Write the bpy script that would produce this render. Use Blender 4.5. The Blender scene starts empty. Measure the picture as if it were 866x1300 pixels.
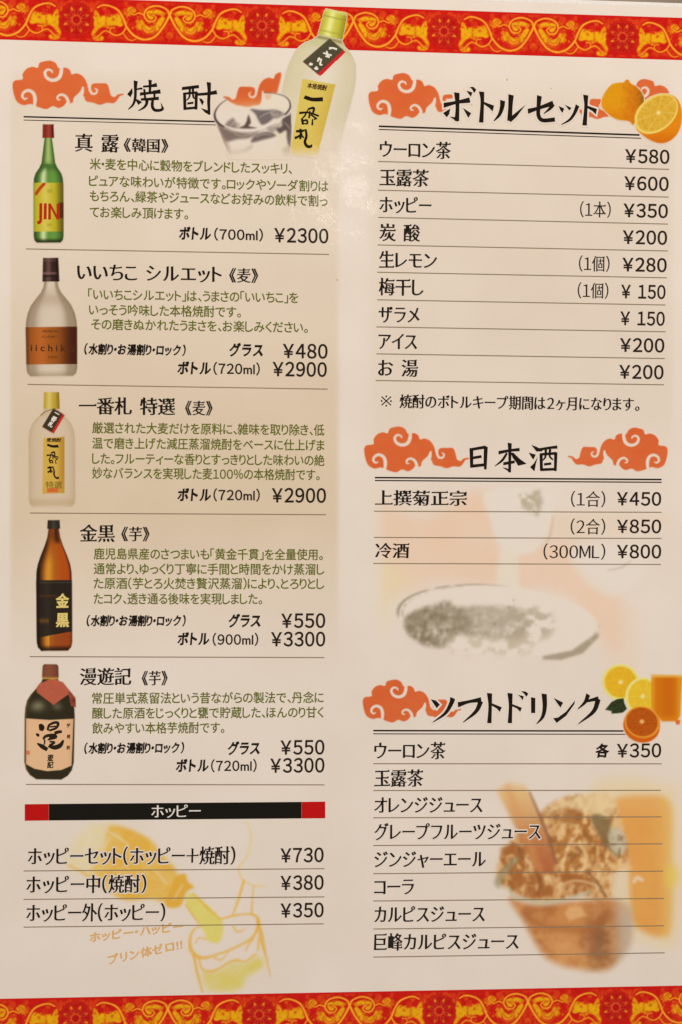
import bpy, math, random
import numpy as np
from mathutils import Vector, Euler
from mathutils.geometry import delaunay_2d_cdt
R = math.radians
sc = bpy.context.scene
# ------------------------------------------------------------------ camera
FOC = 35 / 36 * 1300
CAM = (-0.01845, 0.00786, 0.29047 + 0.0012)
cd = bpy.data.cameras.new('camera'); cam = bpy.data.objects.new('camera', cd)
sc.collection.objects.link(cam); sc.camera = cam
cam.location = CAM; cam.rotation_euler = (-0.01476, -0.05243, 0.00669)
cd.sensor_fit = 'VERTICAL'; cd.sensor_height = 36; cd.lens = 35
cd.clip_start = 0.01; cd.clip_end = 50
# ------------------------------------------------------------------ world and lamps (a dim warm dining room)
w = bpy.data.worlds.new('World'); sc.world = w; w.use_nodes = True
w.node_tree.nodes['Background'].inputs[0].default_value = (1.0, 0.86, 0.72, 1)
w.node_tree.nodes['Background'].inputs[1].default_value = 0.33
def lamp(name, kind, loc, target, power, colour, size=0.1):
    l = bpy.data.lights.new(name, kind); l.energy = power; l.color = colour
    if kind == 'AREA': l.shape = 'DISK'; l.size = size
    else: l.shadow_soft_size = size
    o = bpy.data.objects.new(name, l); sc.collection.objects.link(o); o.location = loc
    o.rotation_euler = (Vector(target) - Vector(loc)).to_track_quat('-Z', 'Y').to_euler()
    return o
lamp('ceiling_lamp_light', 'AREA', (0.6, 1.6, 1.5), (0, 0.02, 0), 41.5, (1.0, 0.872, 0.75), 0.4)
lamp('room_lamp_light', 'AREA', (-0.5, 0.9, 0.8), (0, 0.0, 0), 4.0, (1.0, 0.88, 0.76), 0.5)
def mirror_spot(x, y, h):
    rm = np.array(Euler(cam.rotation_euler).to_matrix()); d = rm @ np.array([(x - 433) / FOC, -(y - 650) / FOC, -1.0]); t = (0.0012 - CAM[2]) / d[2]
    p = np.array(CAM) + d * t; d[2] = -d[2]; return tuple(p + d / d[2] * h)
lamp('pendant_lamp_light', 'POINT', mirror_spot(436, 236, 1.3), (0, 0, 0), 0.32, (1.0, 0.9, 0.8), 0.03)
sc.view_settings.view_transform = 'Standard'; sc.view_settings.look = 'None'
sc.view_settings.exposure = 0.0; sc.view_settings.gamma = 1; sc.view_settings.use_curve_mapping = False
# ------------------------------------------------------------------ page plane: photo measurements -> metres on the sheet
RM = np.array(Euler(cam.rotation_euler).to_matrix())
Z0 = 0.0012                                    # top face of the laminated sheet
def pg(x, y):
    """measured position -> metres on the sheet (the sheet lies flat, top face at Z0)"""
    x = np.asarray(x, float); y = np.asarray(y, float)
    d = np.stack([(x - 433) / FOC, -(y - 650) / FOC, -np.ones_like(x)], -1) @ RM.T
    t = (Z0 - CAM[2]) / d[..., 2]
    return CAM[0] + d[..., 0] * t, CAM[1] + d[..., 1] * t
def lscale(x, y):
    a = pg(x, y); b = pg(x, y + 1.0); return float(a[1] - b[1])
LAY = 0.000006
rng = np.random.RandomState(7)
# ------------------------------------------------------------------ colours
ILL = np.array([0.98, 0.86, 0.75])
def s2l(c):
    c = np.asarray(c, float) / 255.0
    return np.where(c <= 0.04045, c / 12.92, ((c + 0.055) / 1.055) ** 2.4)
def alb(c): return np.clip(s2l(c) / ILL, 0.002, 0.9)
def sm(a, b, x):
    t = np.clip((x - a) / (b - a), 0, 1); return t * t * (3 - 2 * t)
def lerp(a, b, t): return a + (b - a) * t
def vnoise(x, y, seed=0):
    g = np.random.RandomState(seed).rand(257, 257)
    xi = np.floor(x).astype(int); yi = np.floor(y).astype(int); fx = x - xi; fy = y - yi
    fx = fx * fx * (3 - 2 * fx); fy = fy * fy * (3 - 2 * fy); xi %= 256; yi %= 256
    return lerp(lerp(g[xi, yi], g[xi + 1, yi], fx), lerp(g[xi, yi + 1], g[xi + 1, yi + 1], fx), fy)
def fbm(x, y, seed=0, o=4):
    s = 0; a = 0.5; n = 0
    for i in range(o):
        s = s + a * vnoise(x * 2 ** i + 11.3 * i, y * 2 ** i + 5.7 * i, seed + i); n += a; a *= 0.55
    return s / n
PAPER = np.array([225, 208, 192.])
def gs(x, m, s): return np.exp(-((x - m) / s) ** 2)
def page_colour(x, y):
    x = np.asarray(x, float); y = np.asarray(y, float)
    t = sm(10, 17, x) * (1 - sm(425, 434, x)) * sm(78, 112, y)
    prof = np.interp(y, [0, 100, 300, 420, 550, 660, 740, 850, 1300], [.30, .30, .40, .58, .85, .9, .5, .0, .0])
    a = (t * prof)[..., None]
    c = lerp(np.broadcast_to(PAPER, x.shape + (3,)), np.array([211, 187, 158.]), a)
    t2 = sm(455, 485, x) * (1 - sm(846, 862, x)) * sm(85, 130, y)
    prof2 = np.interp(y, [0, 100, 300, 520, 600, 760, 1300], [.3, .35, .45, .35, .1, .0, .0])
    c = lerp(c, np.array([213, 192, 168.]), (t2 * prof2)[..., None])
    n = (fbm(x / 70, y / 70, 3) - .5)[..., None]
    return c + n * np.array([7, 8, 9.])
# ------------------------------------------------------------------ materials
def relief(nt, bsdf):
    """film ripples and paper tooth shared by everything under the laminate"""
    N = nt.nodes; L = nt.links
    g = N.new('ShaderNodeNewGeometry')
    n1 = N.new('ShaderNodeTexNoise'); n1.inputs['Scale'].default_value = 170; n1.inputs['Detail'].default_value = 3
    n2 = N.new('ShaderNodeTexNoise'); n2.inputs['Scale'].default_value = 32; n2.inputs['Detail'].default_value = 2
    m = N.new('ShaderNodeMath'); m.operation = 'MULTIPLY_ADD'; m.inputs[1].default_value = 0.14
    L.new(g.outputs['Position'], n1.inputs['Vector']); L.new(g.outputs['Position'], n2.inputs['Vector'])
    L.new(n1.outputs[0], m.inputs[0]); L.new(n2.outputs[0], m.inputs[2])
    b = N.new('ShaderNodeBump'); b.inputs['Strength'].default_value = 0.6; b.inputs['Distance'].default_value = 0.0012
    L.new(m.outputs[0], b.inputs['Height'])
    L.new(b.outputs[0], bsdf.inputs['Coat Normal'])
    bsdf.inputs['Roughness'].default_value = 0.7
    bsdf.inputs['Specular IOR Level'].default_value = 0.0
    bsdf.inputs['Coat Weight'].default_value = 0.6
    bsdf.inputs['Coat Roughness'].default_value = 0.1
def attr_material(name):
    m = bpy.data.materials.new(name); m.use_nodes = True; nt = m.node_tree
    p = nt.nodes['Principled BSDF']; a = nt.nodes.new('ShaderNodeAttribute'); a.attribute_name = 'ink'
    g = nt.nodes.new('ShaderNodeNewGeometry')
    nz = nt.nodes.new('ShaderNodeTexNoise'); nz.inputs['Scale'].default_value = 2600; nz.inputs['Detail'].default_value = 2
    nt.links.new(g.outputs['Position'], nz.inputs['Vector'])
    mr = nt.nodes.new('ShaderNodeMapRange'); mr.inputs['To Min'].default_value = 0.955; mr.inputs['To Max'].default_value = 1.045
    nt.links.new(nz.outputs[0], mr.inputs['Value'])
    vm = nt.nodes.new('ShaderNodeVectorMath'); vm.operation = 'SCALE'
    nt.links.new(a.outputs['Color'], vm.inputs[0]); nt.links.new(mr.outputs[0], vm.inputs['Scale'])
    nt.links.new(vm.outputs[0], p.inputs['Base Color'])
    relief(nt, p); return m
def ink_material(name, rgb):
    m = bpy.data.materials.new(name); m.use_nodes = True; nt = m.node_tree
    p = nt.nodes['Principled BSDF']
    nz = nt.nodes.new('ShaderNodeTexNoise'); nz.inputs['Scale'].default_value = 1800
    g = nt.nodes.new('ShaderNodeNewGeometry'); nt.links.new(g.outputs['Position'], nz.inputs['Vector'])
    cr = nt.nodes.new('ShaderNodeValToRGB'); c = alb(rgb)
    cr.color_ramp.elements[0].color = (*(c * .75), 1); cr.color_ramp.elements[1].color = (*(c * 1.25), 1)
    nt.links.new(nz.outputs[0], cr.inputs[0]); nt.links.new(cr.outputs[0], p.inputs['Base Color'])
    relief(nt, p); return m
PRINT = attr_material('colour_print_under_laminate')
INK = {k: ink_material(k + '_ink', v) for k, v in dict(
    black=(22, 13, 6), soft_black=(34, 22, 12), green=(92, 97, 5), grey_line=(134, 114, 88), white=(226, 214, 200),
    red=(174, 36, 12), gold=(216, 190, 110), olive=(120, 104, 30), orange=(216, 168, 108), brown=(70, 38, 18)).items()}
def halo_material(x, y): return PRINT
def page_ink(o):
    co = np.array([v.co[:] for v in o.data.vertices]); ix_, iy_ = inv_pg(co[:, 0], co[:, 1])
    at = o.data.color_attributes.new('ink', 'FLOAT_COLOR', 'POINT'); c = alb(page_colour(ix_, iy_))
    at.data.foreach_set('color', np.concatenate([c, np.ones((len(c), 1))], 1).astype(np.float32).ravel())
# ------------------------------------------------------------------ objects
def link(o, parent=None):
    sc.collection.objects.link(o); o.parent = parent; return o
menu = bpy.data.objects.new('menu', None); link(menu)
menu.empty_display_size = 0.05
menu['label'] = 'laminated Japanese drinks menu sheet with red and gold ornamental borders, lying on the table'
menu['category'] = 'menu'
def mesh_obj(name, verts, faces, mat, parent=None, label=None):
    me = bpy.data.meshes.new(name); me.from_pydata([tuple(v) for v in verts], [], [tuple(f) for f in faces])
    me.materials.append(mat); me.update()
    o = bpy.data.objects.new(name, me); link(o, parent or menu)
    if label: o['label'] = label
    return o
def grid_obj(name, PX, PY, col, facemask, z, parent=None, label=None):
    """PX,PY metres (ny,nx); col display colours (ny,nx,3); facemask (ny-1,nx-1)"""
    ny, nx = PX.shape
    idx = np.arange(ny * nx).reshape(ny, nx)
    f = np.stack([idx[1:, :-1], idx[1:, 1:], idx[:-1, 1:], idx[:-1, :-1]], -1)[facemask]
    if len(f) == 0: return None
    used, inv = np.unique(f, return_inverse=True); inv = inv.reshape(-1, 4)
    co = np.stack([PX.ravel()[used], PY.ravel()[used], np.full(len(used), z)], 1).astype(np.float32)
    me = bpy.data.meshes.new(name)
    me.vertices.add(len(used)); me.vertices.foreach_set('co', co.ravel())
    me.loops.add(len(inv) * 4); me.loops.foreach_set('vertex_index', inv.ravel().astype(np.int32))
    me.polygons.add(len(inv)); me.polygons.foreach_set('loop_start', np.arange(0, len(inv) * 4, 4, dtype=np.int32))
    me.update(calc_edges=True)
    at = me.color_attributes.new('ink', 'FLOAT_COLOR', 'POINT')
    c = alb(np.clip(col.reshape(-1, 3)[used], 0, 255)); c = np.concatenate([c, np.ones((len(c), 1))], 1)
    at.data.foreach_set('color', c.astype(np.float32).ravel())
    me.materials.append(PRINT)
    o = bpy.data.objects.new(name, me); link(o, parent or menu)
    if label: o['label'] = label
    return o
# ------------------------------------------------------------------ painting helpers (flat print)
def cat(pts, n=8):
    p = np.asarray(pts, float)
    if len(p) < 3: return p
    q = np.vstack([2 * p[0] - p[1], p, 2 * p[-1] - p[-2]]); out = []
    for i in range(1, len(q) - 2):
        for t in np.linspace(0, 1, n, endpoint=False):
            out.append(.5 * (2 * q[i] + (q[i + 1] - q[i - 1]) * t + (2 * q[i - 1] - 5 * q[i] + 4 * q[i + 1] - q[i + 2]) * t * t
                             + (-q[i - 1] + 3 * q[i] - 3 * q[i + 1] + q[i + 2]) * t ** 3))
    out.append(p[-1]); return np.array(out)
def closed(pts, n=6):
    p = np.asarray(pts, float); m = len(p); out = []
    for i in range(m):
        a, b, c, d = p[(i - 1) % m], p[i], p[(i + 1) % m], p[(i + 2) % m]
        for t in np.linspace(0, 1, n, endpoint=False):
            out.append(.5 * (2 * b + (c - a) * t + (2 * a - 5 * b + 4 * c - d) * t * t + (-a + 3 * b - 3 * c + d) * t ** 3))
    return np.array(out)
class Pic:
    def __init__(s, x0, y0, x1, y1, step=1.0, base=None, mapper=None):
        s.nx = int((x1 - x0) / step) + 1; s.ny = int((y1 - y0) / step) + 1; s.step = step
        s.X, s.Y = np.meshgrid(x0 + np.arange(s.nx) * step, y0 + np.arange(s.ny) * step)
        s.map = mapper or pg
        s.c = page_colour(s.X, s.Y) if base is None else np.broadcast_to(np.array(base, float), s.X.shape + (3,)).copy()
        s.a = np.zeros(s.X.shape)
    def _sub(s, lo, hi):
        i0 = max(int((lo[0] - s.X[0, 0]) / s.step), 0); i1 = min(int((hi[0] - s.X[0, 0]) / s.step) + 2, s.nx)
        j0 = max(int((lo[1] - s.Y[0, 0]) / s.step), 0); j1 = min(int((hi[1] - s.Y[0, 0]) / s.step) + 2, s.ny)
        return slice(j0, j1), slice(i0, i1)
    def _dist(s, X, Y, A, B, WA=None, WB=None):
        d = np.full(X.shape, 1e9)
        for k in range(len(A)):
            ab = B[k] - A[k]; L = ab @ ab + 1e-12
            t = np.clip(((X - A[k, 0]) * ab[0] + (Y - A[k, 1]) * ab[1]) / L, 0, 1)
            e = np.hypot(X - A[k, 0] - t * ab[0], Y - A[k, 1] - t * ab[1])
            if WA is not None: e = e - (WA[k] + (WB[k] - WA[k]) * t) / 2
            d = np.minimum(d, e)
        return d
    def poly(s, pts, blur=0.8, smooth=False):
        p = closed(pts) if smooth else np.asarray(pts, float)
        m = np.zeros(s.X.shape); sl = s._sub(p.min(0) - blur * 2, p.max(0) + blur * 2)
        X, Y = s.X[sl], s.Y[sl]
        if X.size == 0: return m
        B = np.roll(p, -1, 0); ins = np.zeros(X.shape, bool)
        for a, b in zip(p, B):
            if a[1] == b[1]: continue
            cr = ((a[1] > Y) != (b[1] > Y)) & (X < (b[0] - a[0]) * (Y - a[1]) / (b[1] - a[1]) + a[0]); ins ^= cr
        d = s._dist(X, Y, p, B); d = np.where(ins, -d, d)
        m[sl] = 1 - sm(-blur, blur, d); return m
    def stroke(s, pts, w=None, blur=0.8, n=6):
        p = np.asarray(pts, float)
        if p.shape[1] == 2: p = np.hstack([p, np.full((len(p), 1), w)])
        p = cat(p, n); lo = p[:, :2].min(0) - p[:, 2].max() - 2 * blur; hi = p[:, :2].max(0) + p[:, 2].max() + 2 * blur
        m = np.zeros(s.X.shape); sl = s._sub(lo, hi)
        if s.X[sl].size == 0: return m
        d = s._dist(s.X[sl], s.Y[sl], p[:-1, :2], p[1:, :2], p[:-1, 2], p[1:, 2])
        m[sl] = 1 - sm(-blur, blur, d); return m
    def ell(s, cx, cy, rx, ry, blur=0.8, rot=0.0):
        c, q = math.cos(rot), math.sin(rot); dx = s.X - cx; dy = s.Y - cy
        u = (dx * c + dy * q) / rx; v = (-dx * q + dy * c) / ry
        r = np.hypot(u, v); return 1 - sm(-blur, blur, (r - 1) * min(rx, ry))
    def paint(s, m, col, k=1.0, alpha=True):
        m = np.clip(m * k, 0, 1); col = np.asarray(col, float)
        s.c = lerp(s.c, col, m[..., None])
        if alpha: s.a = np.maximum(s.a, m)
    def soften(s, n=1):
        for _ in range(n):
            for A in (s.c, s.a):
                B = A.copy(); B[1:-1] = (A[:-2] + 2 * A[1:-1] + A[2:]) / 4; A[:] = B
                B = A.copy(); B[:, 1:-1] = (A[:, :-2] + 2 * A[:, 1:-1] + A[:, 2:]) / 4; A[:] = B
    def fade(s, k): s.c = lerp(s.c, page_colour(s.X, s.Y), k)
    def f(s, a): return (a[1:, 1:] + a[1:, :-1] + a[:-1, 1:] + a[:-1, :-1]) / 4
    def build(s, name, z, parts=(), label=None, thr=0.02, parent=None):
        PX, PY = s.map(s.X, s.Y); live = s.f(s.a) > thr; rest = live.copy(); todo = []
        for nm, m in parts:
            fm = (s.f(m) > 0.5) & rest; rest &= ~fm; todo.append((nm, fm))
        o = grid_obj(name, PX, PY, s.c, rest, z, parent, label)
        for nm, fm in todo: grid_obj(nm, PX, PY, s.c, fm, z, o)
        return o
def Z(ox, oy, s, pts):
    p = np.asarray(pts, float).copy(); p[:, 0] = ox + p[:, 0] / s; p[:, 1] = oy + p[:, 1] / s
    if p.shape[1] == 3: p[:, 2] /= s
    return p
# ------------------------------------------------------------------ the table under the menu
tm = bpy.data.materials.new('dark_wood_table'); tm.use_nodes = True; nt = tm.node_tree; p = nt.nodes['Principled BSDF']
wv = nt.nodes.new('ShaderNodeTexWave'); wv.inputs['Scale'].default_value = 6; wv.inputs['Distortion'].default_value = 5
wv.inputs['Detail'].default_value = 3
g_ = nt.nodes.new('ShaderNodeNewGeometry'); nt.links.new(g_.outputs['Position'], wv.inputs['Vector'])
cr = nt.nodes.new('ShaderNodeValToRGB'); cr.color_ramp.elements[0].color = (.13, .095, .07, 1); cr.color_ramp.elements[1].color = (.2, .15, .11, 1)
nt.links.new(wv.outputs[0], cr.inputs[0]); nt.links.new(cr.outputs[0], p.inputs['Base Color']); p.inputs['Roughness'].default_value = 0.45
T = 0.6; tv = [(-T, -T * .7, -.03), (T, -T * .7, -.03), (T, T * .7, -.03), (-T, T * .7, -.03), (-T, -T * .7, 0), (T, -T * .7, 0), (T, T * .7, 0), (-T, T * .7, 0)]
me = bpy.data.meshes.new('table_top'); me.from_pydata(tv, [], [(3, 2, 1, 0), (4, 5, 6, 7), (0, 1, 5, 4), (1, 2, 6, 5), (2, 3, 7, 6), (3, 0, 4, 7)])
me.materials.append(tm); tb = bpy.data.objects.new('table_top', me); link(tb); tb['kind'] = 'structure'
# ------------------------------------------------------------------ the sheet: slab with rounded corners, and its printed face
XL = float(pg(-35, 650)[0]); XR = float(pg(903, 650)[0]); YT = float(pg(765, 0.4)[1]); YB = float(pg(433, 1326)[1])
def slab(name, x0, y0, x1, y1, z0, z1, r, mat, bev=0.0002):
    out = []
    for cx, cy, a0 in ((x1 - r, y1 - r, 0), (x0 + r, y1 - r, 90), (x0 + r, y0 + r, 180), (x1 - r, y0 + r, 270)):
        for k in range(7): a = R(a0 + k * 15); out.append((cx + r * math.cos(a), cy + r * math.sin(a)))
    n = len(out); mx, my = (x0 + x1) / 2, (y0 + y1) / 2
    def ring(z, ins): return [(x + (mx - x) / abs(mx - x) * ins, y + (my - y) / abs(my - y) * ins, z) for x, y in out]
    v = ring(z0, 0) + ring(z1 - bev, 0) + ring(z1, bev)
    f = [tuple(range(n))[::-1], tuple(range(2 * n, 3 * n))]
    for k in range(2):
        f += [(k * n + i, k * n + (i + 1) % n, (k + 1) * n + (i + 1) % n, (k + 1) * n + i) for i in range(n)]
    return mesh_obj(name, v, f, mat)
film = ink_material('clear_film_edge', (226, 216, 205))
slab('laminate_sheet', XL, YB, XR, YT, 0.0003, Z0 - 0.00005, 0.004, film)
inset = 0.0012
nx, ny = 240, 340
gx = np.linspace(XL + inset, XR - inset, nx); gy = np.linspace(YT - inset, YB + inset, ny)
PX, PY = np.meshgrid(gx, gy)
def inv_pg(X, Y):
    v = np.stack([X - CAM[0], Y - CAM[1], np.full(X.shape, Z0 - CAM[2])], -1) @ RM
    return 433 + FOC * v[..., 0] / -v[..., 2], 650 - FOC * v[..., 1] / -v[..., 2]
ix, iy = inv_pg(PX, PY)
grid_obj('printed_page', PX, PY, page_colour(ix, iy), np.ones((ny - 1, nx - 1), bool), Z0)
# ------------------------------------------------------------------ ornamental bands
def band(ytop_page, ros_x, z, label):
    """ros_x: measured page X of first rosette and the period (metres)"""
    X0, per = ros_x; k = per / 896.0
    lo = (XL + inset - X0) / k; hi = (XR - inset - X0) / k
    mp = lambda X, Y: (X0 + X * k, ytop_page - Y * k)
    P = Pic(lo, 0, hi, 211, 3.0, base=(196, 14, 4), mapper=mp)
    per_u = 896.0
    U = np.abs((P.X + 448) % per_u - 448)          # 0 at rosette, 448 at the mid point, mirrored
    C = Pic(-6, 0, 454, 211, 1.5, base=(196, 14, 4))
    n = fbm(C.X / 30, C.Y / 30, 21)
    C.paint(sm(.45, .75, n), (214, 62, 14), .8)
    def zz(pts): q = np.asarray(pts, float); q = q.copy(); q[:, 0] -= 105; q[:, 1] += 19 - .029 * q[:, 0]; return q
    yel = (226, 160, 0); orr = (240, 146, 28)
    # yellow grounds
    for pts in ([(212, 92), (230, 66), (262, 72), (300, 56), (322, 70), (332, 100), (318, 118), (285, 112), (262, 128), (238, 118), (205, 128), (196, 108)],
                [(196, 40), (214, 60), (222, 90), (210, 130), (196, 150), (186, 172), (178, 150), (190, 120), (184, 80), (190, 60)],
                [(395, 98), (420, 86), (436, 108), (458, 118), (482, 108), (500, 84), (520, 66), (530, 84), (512, 118), (496, 140), (470, 150), (446, 152), (424, 138), (404, 128)],
                [(352, 28), (374, 22), (392, 40), (378, 56), (356, 66), (348, 48)],
                [(438, 46), (460, 38), (500, 36), (528, 52), (520, 66), (490, 60), (470, 84), (450, 78)],
                [(184, 166), (214, 160), (236, 170), (226, 186), (196, 188)]):
        C.paint(C.poly(zz(pts), 6, True), yel, 1)
    m = sm(.50, .68, fbm(C.X / 16, C.Y / 16, 5)); C.paint(m * (C.a > .4), (206, 60, 8), .55)
    C.paint(sm(.5, .62, fbm(C.X / 26 + 9, C.Y / 26, 77)) * (C.a < .4) * gs(C.Y, 105, 75), (226, 150, 8), .75)
    # dark shadows beside scrolls, then scrolls
    scr0 = [[(553, 62, 15), (538, 92, 14), (520, 122, 13), (484, 164, 13), (434, 180, 13), (384, 162, 13), (347, 120, 13), (330, 78, 12), (306, 40, 12), (270, 20, 11), (234, 14, 10), (206, 26, 8)],
           [(553, 62, 14), (538, 34, 11), (492, 17, 11), (446, 30, 11), (430, 60, 10), (446, 88, 10), (474, 92, 9), (488, 74, 8), (472, 60, 6)],
           [(430, 62, 9), (404, 52, 9), (380, 60, 8), (362, 48, 7), (374, 34, 6)],
           [(345, 120, 10), (326, 148, 10), (296, 160, 9), (268, 146, 8), (270, 126, 7), (290, 124, 6)],
           [(270, 148, 8), (244, 138, 8), (222, 152, 8), (204, 170, 7), (186, 176, 6)],
           [(424, 118, 7), (440, 142, 8), (470, 140, 8), (478, 122, 6), (462, 114, 5)],
           [(330, 150, 7), (350, 176, 8), (372, 184, 7), (392, 178, 5)]]
    scr = [[(a, b, c * .78) for a, b, c in q] for q in scr0]
    for q in scr:
        q = np.asarray(zz(q), float); sh = q.copy(); sh[:, 2] += 12; C.paint(C.stroke(sh, blur=6), (186, 30, 0), .5)
    for q in scr: C.paint(C.stroke(zz(q), blur=3.2), orr)
    for q in scr[:2]: 
        q = np.asarray(zz(q)); q[:, 2] *= .3; C.paint(C.stroke(q, blur=3), (250, 190, 70), .5)
    # rosette
    cx, cy = 0, 104
    th = np.arctan2(C.Y - cy, C.X - cx); rr = np.hypot(C.X - cx, C.Y - cy)
    edge = 78 + 7 * np.abs(np.cos(th * 8))
    C.paint(1 - sm(-5, 5, rr - edge), (180, 10, 2))
    edge2 = edge - 8
    C.paint(np.exp(-((rr - edge2) / 4) ** 2), (206, 52, 22), .5)
    pet = np.abs(np.sin(th * 4)) ** 2.2
    C.paint((1 - sm(40, 68, rr)) * sm(22, 28, rr) * (pet), (228, 92, 40), .95)
    for a in range(8):
        an = a * math.pi / 4 + math.pi / 8
        for r0, r1, wd, c_, kk in ((30, 56, 11, (140, 0, 0), .75), (48, 66, 10, (230, 150, 24), .85 if a % 2 == 0 else .55)):
            q = [(cx + math.cos(an) * r0, cy + math.sin(an) * r0, wd * .5), (cx + math.cos(an) * (r0 + r1) / 2, cy + math.sin(an) * (r0 + r1) / 2, wd), (cx + math.cos(an) * r1, cy + math.sin(an) * r1, 2)]
            C.paint(C.stroke(q, blur=3), c_, kk)
    C.paint(np.exp(-((rr - 21) / 4) ** 2), (226, 110, 40), .75)
    C.paint(1 - sm(12, 17, rr), (176, 6, 4))
    ros_c = 1 - sm(-2, 2, rr - edge)
    scr_m = np.zeros(C.X.shape)
    for q in scr: scr_m = np.maximum(scr_m, C.stroke(zz(q), blur=2))
    # sample the cell onto the band
    fi = (U + 6) / 1.5; fj = P.Y / 1.5
    i0 = np.clip(np.floor(fi).astype(int), 0, C.nx - 2); j0 = np.clip(np.floor(fj).astype(int), 0, C.ny - 2)
    fx = np.clip(fi - i0, 0, 1); fy = np.clip(fj - j0, 0, 1)
    def samp(A):
        ex = (...,) if A.ndim == 2 else (..., None)
        a, b = (fx, fy) if A.ndim == 2 else (fx[..., None], fy[..., None])
        return lerp(lerp(A[j0, i0], A[j0, i0 + 1], a), lerp(A[j0 + 1, i0], A[j0 + 1, i0 + 1], a), b)
    P.c = samp(C.c) + (fbm(P.X / 24, P.Y / 24, 9)[..., None] - .5) * np.array([22, 26, 6.])
    lim = np.minimum(P.Y, 211 - P.Y)[..., None]
    P.c = lerp(P.c, np.array([198, 12, 4.]), 1 - sm(4, 13, lim))
    P.a[:] = 1; ros = samp(ros_c); scm = samp(scr_m) * (ros < .4)
    cells = []
    n0 = int(math.floor(lo / per_u)); 
    for q in range(n0, n0 + 8):
        m = ros * (np.abs(P.X - q * per_u) < 200)
        if m.max() > .5: cells.append(('rosette', m))
    for q in range(n0, n0 + 8):
        m = scm * (np.abs(P.X - (q * per_u + 448)) < 448)
        if m.max() > .5: cells.append(('scroll_vine', m))
    return P.build('ornamental_band', z, cells, label)
ax = pg(97.0, 24); bx = pg(790.5, 48)
band(float(pg(0, 50.4)[1]) + 211 * ((bx[0] - ax[0]) / 3) / 896, (float(ax[0]), float(bx[0] - ax[0]) / 3), Z0 + LAY, 'red and gold ornamental band along the upper edge')
ax = pg(96.0, 1293); bx = pg(782., 1280)
band(float(pg(0, 1268)[1]), (float(ax[0]), float(bx[0] - ax[0]) / 3), Z0 + LAY, 'red and gold ornamental band along the lower edge')
# ------------------------------------------------------------------ cloud emblems
BODY = [(82, 215), (83, 180), (100, 162), (145, 154), (146, 120), (172, 86), (208, 73), (243, 78), (255, 48), (288, 36), (325, 32), (358, 46), (378, 78),
        (392, 80), (425, 76), (452, 92), (464, 118), (495, 112), (530, 126), (556, 160), (568, 205), (560, 250), (538, 258), (530, 215), (512, 236), (478, 268), (470, 298), (448, 306), (430, 300), (412, 322),
        (380, 337), (340, 326), (300, 345), (250, 334), (214, 318), (190, 314), (150, 321), (110, 300), (92, 262)]
TAIL = [(548, 200), (575, 205), (600, 178), (650, 174), (690, 177), (706, 212), (716, 250), (740, 262), (762, 245), (796, 240), (794, 250), (774, 256), (752, 288), (730, 302), (690, 300), (645, 313), (600, 300), (556, 290), (543, 250)]
CUTS = [[(398, 60, 20), (394, 112, 24), (376, 146, 24), (338, 158, 22), (302, 142, 20), (290, 110, 18), (308, 90, 15), (332, 96, 12), (338, 108, 8)],
        [(222, 330, 18), (226, 280, 24), (214, 242, 22), (182, 226, 20), (152, 240, 18), (144, 266, 16), (160, 282, 12), (174, 276, 8)],
        [(446, 330, 14), (440, 292, 20), (424, 262, 18), (396, 250, 16), (372, 264, 14), (374, 282, 11), (388, 284, 7)],
        [(584, 170, 16), (580, 212, 17), (594, 240, 16), (618, 240, 14), (628, 220, 11), (614, 208, 7)],
        [(540, 200, 16), (528, 228, 26), (504, 262, 34), (490, 300, 40)]]
CUTS[4] = [(536, 204, 14), (530, 236, 24), (512, 266, 34), (496, 300, 44)]
def cloud_paint(P, x0, y0, k, mirror=False, col=(209, 90, 42), tail=True, cut=None):
    def tr(q):
        q = np.asarray(q, float).copy(); q[:, 0] = (q[:, 0] - 82) * k; q[:, 1] = (q[:, 1] - 32) * k
        if mirror: q[:, 0] = -q[:, 0]
        q[:, 0] += x0; q[:, 1] += y0 + (q[:, 0] - x0) * .012
        if q.shape[1] == 3: q[:, 2] *= k
        return q
    m = P.poly(tr(BODY), .8, True)
    if tail: m = np.maximum(m, P.poly(tr(TAIL), .8, True))
    for i, c_ in enumerate(CUTS):
        if i == 3 and not tail: continue
        m = m * (1 - P.stroke(tr(c_), blur=.8))
    if cut is not None: m = m * cut(P.X, P.Y)
    n = fbm(P.X / 22, P.Y / 22, 8)
    P.paint(m, lerp(np.array(col, float), np.array(col, float) + np.array([6, 16, 14]), n[..., None])); return m
def cloud(x0, y0, k, mirror=False, tail=True, label=None, cut=None):
    wd = 720 * k; xa = x0 - wd if mirror else x0
    P = Pic(xa - 3, y0 - 4, xa + wd + 3, y0 + 330 * k + 6, .85)
    cloud_paint(P, x0, y0, k, mirror, tail=tail, cut=cut)
    P.build('cloud_emblem', Z0 + 2 * LAY, label=label)
K = 1 / 5.094
cloud(16.3, 76.5, K, label='orange swirl cloud left of the first heading')
def c3(X, Y): return 1 - sm(566, 568, X) * (Y > 0) * (1 - (np.hypot((X - 570) / 5.5, (Y - 122.5) / 3) < 1)) 
cloud(468, 92.3, K * .945, label='orange swirl cloud beside the bottle set heading', cut=c3)
cloud(462.6, 541, K * .945, label='orange swirl cloud left of the sake heading')
cloud(847.5, 543.5, K * .9, True, label='mirrored orange swirl cloud right of the sake heading')
cloud(460.8, 862.3, K * .885, label='orange swirl cloud beside the soft drink heading')
cloud(861, 101, K * .93, True, label='mirrored orange cloud half hidden by the printed lemons')
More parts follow.
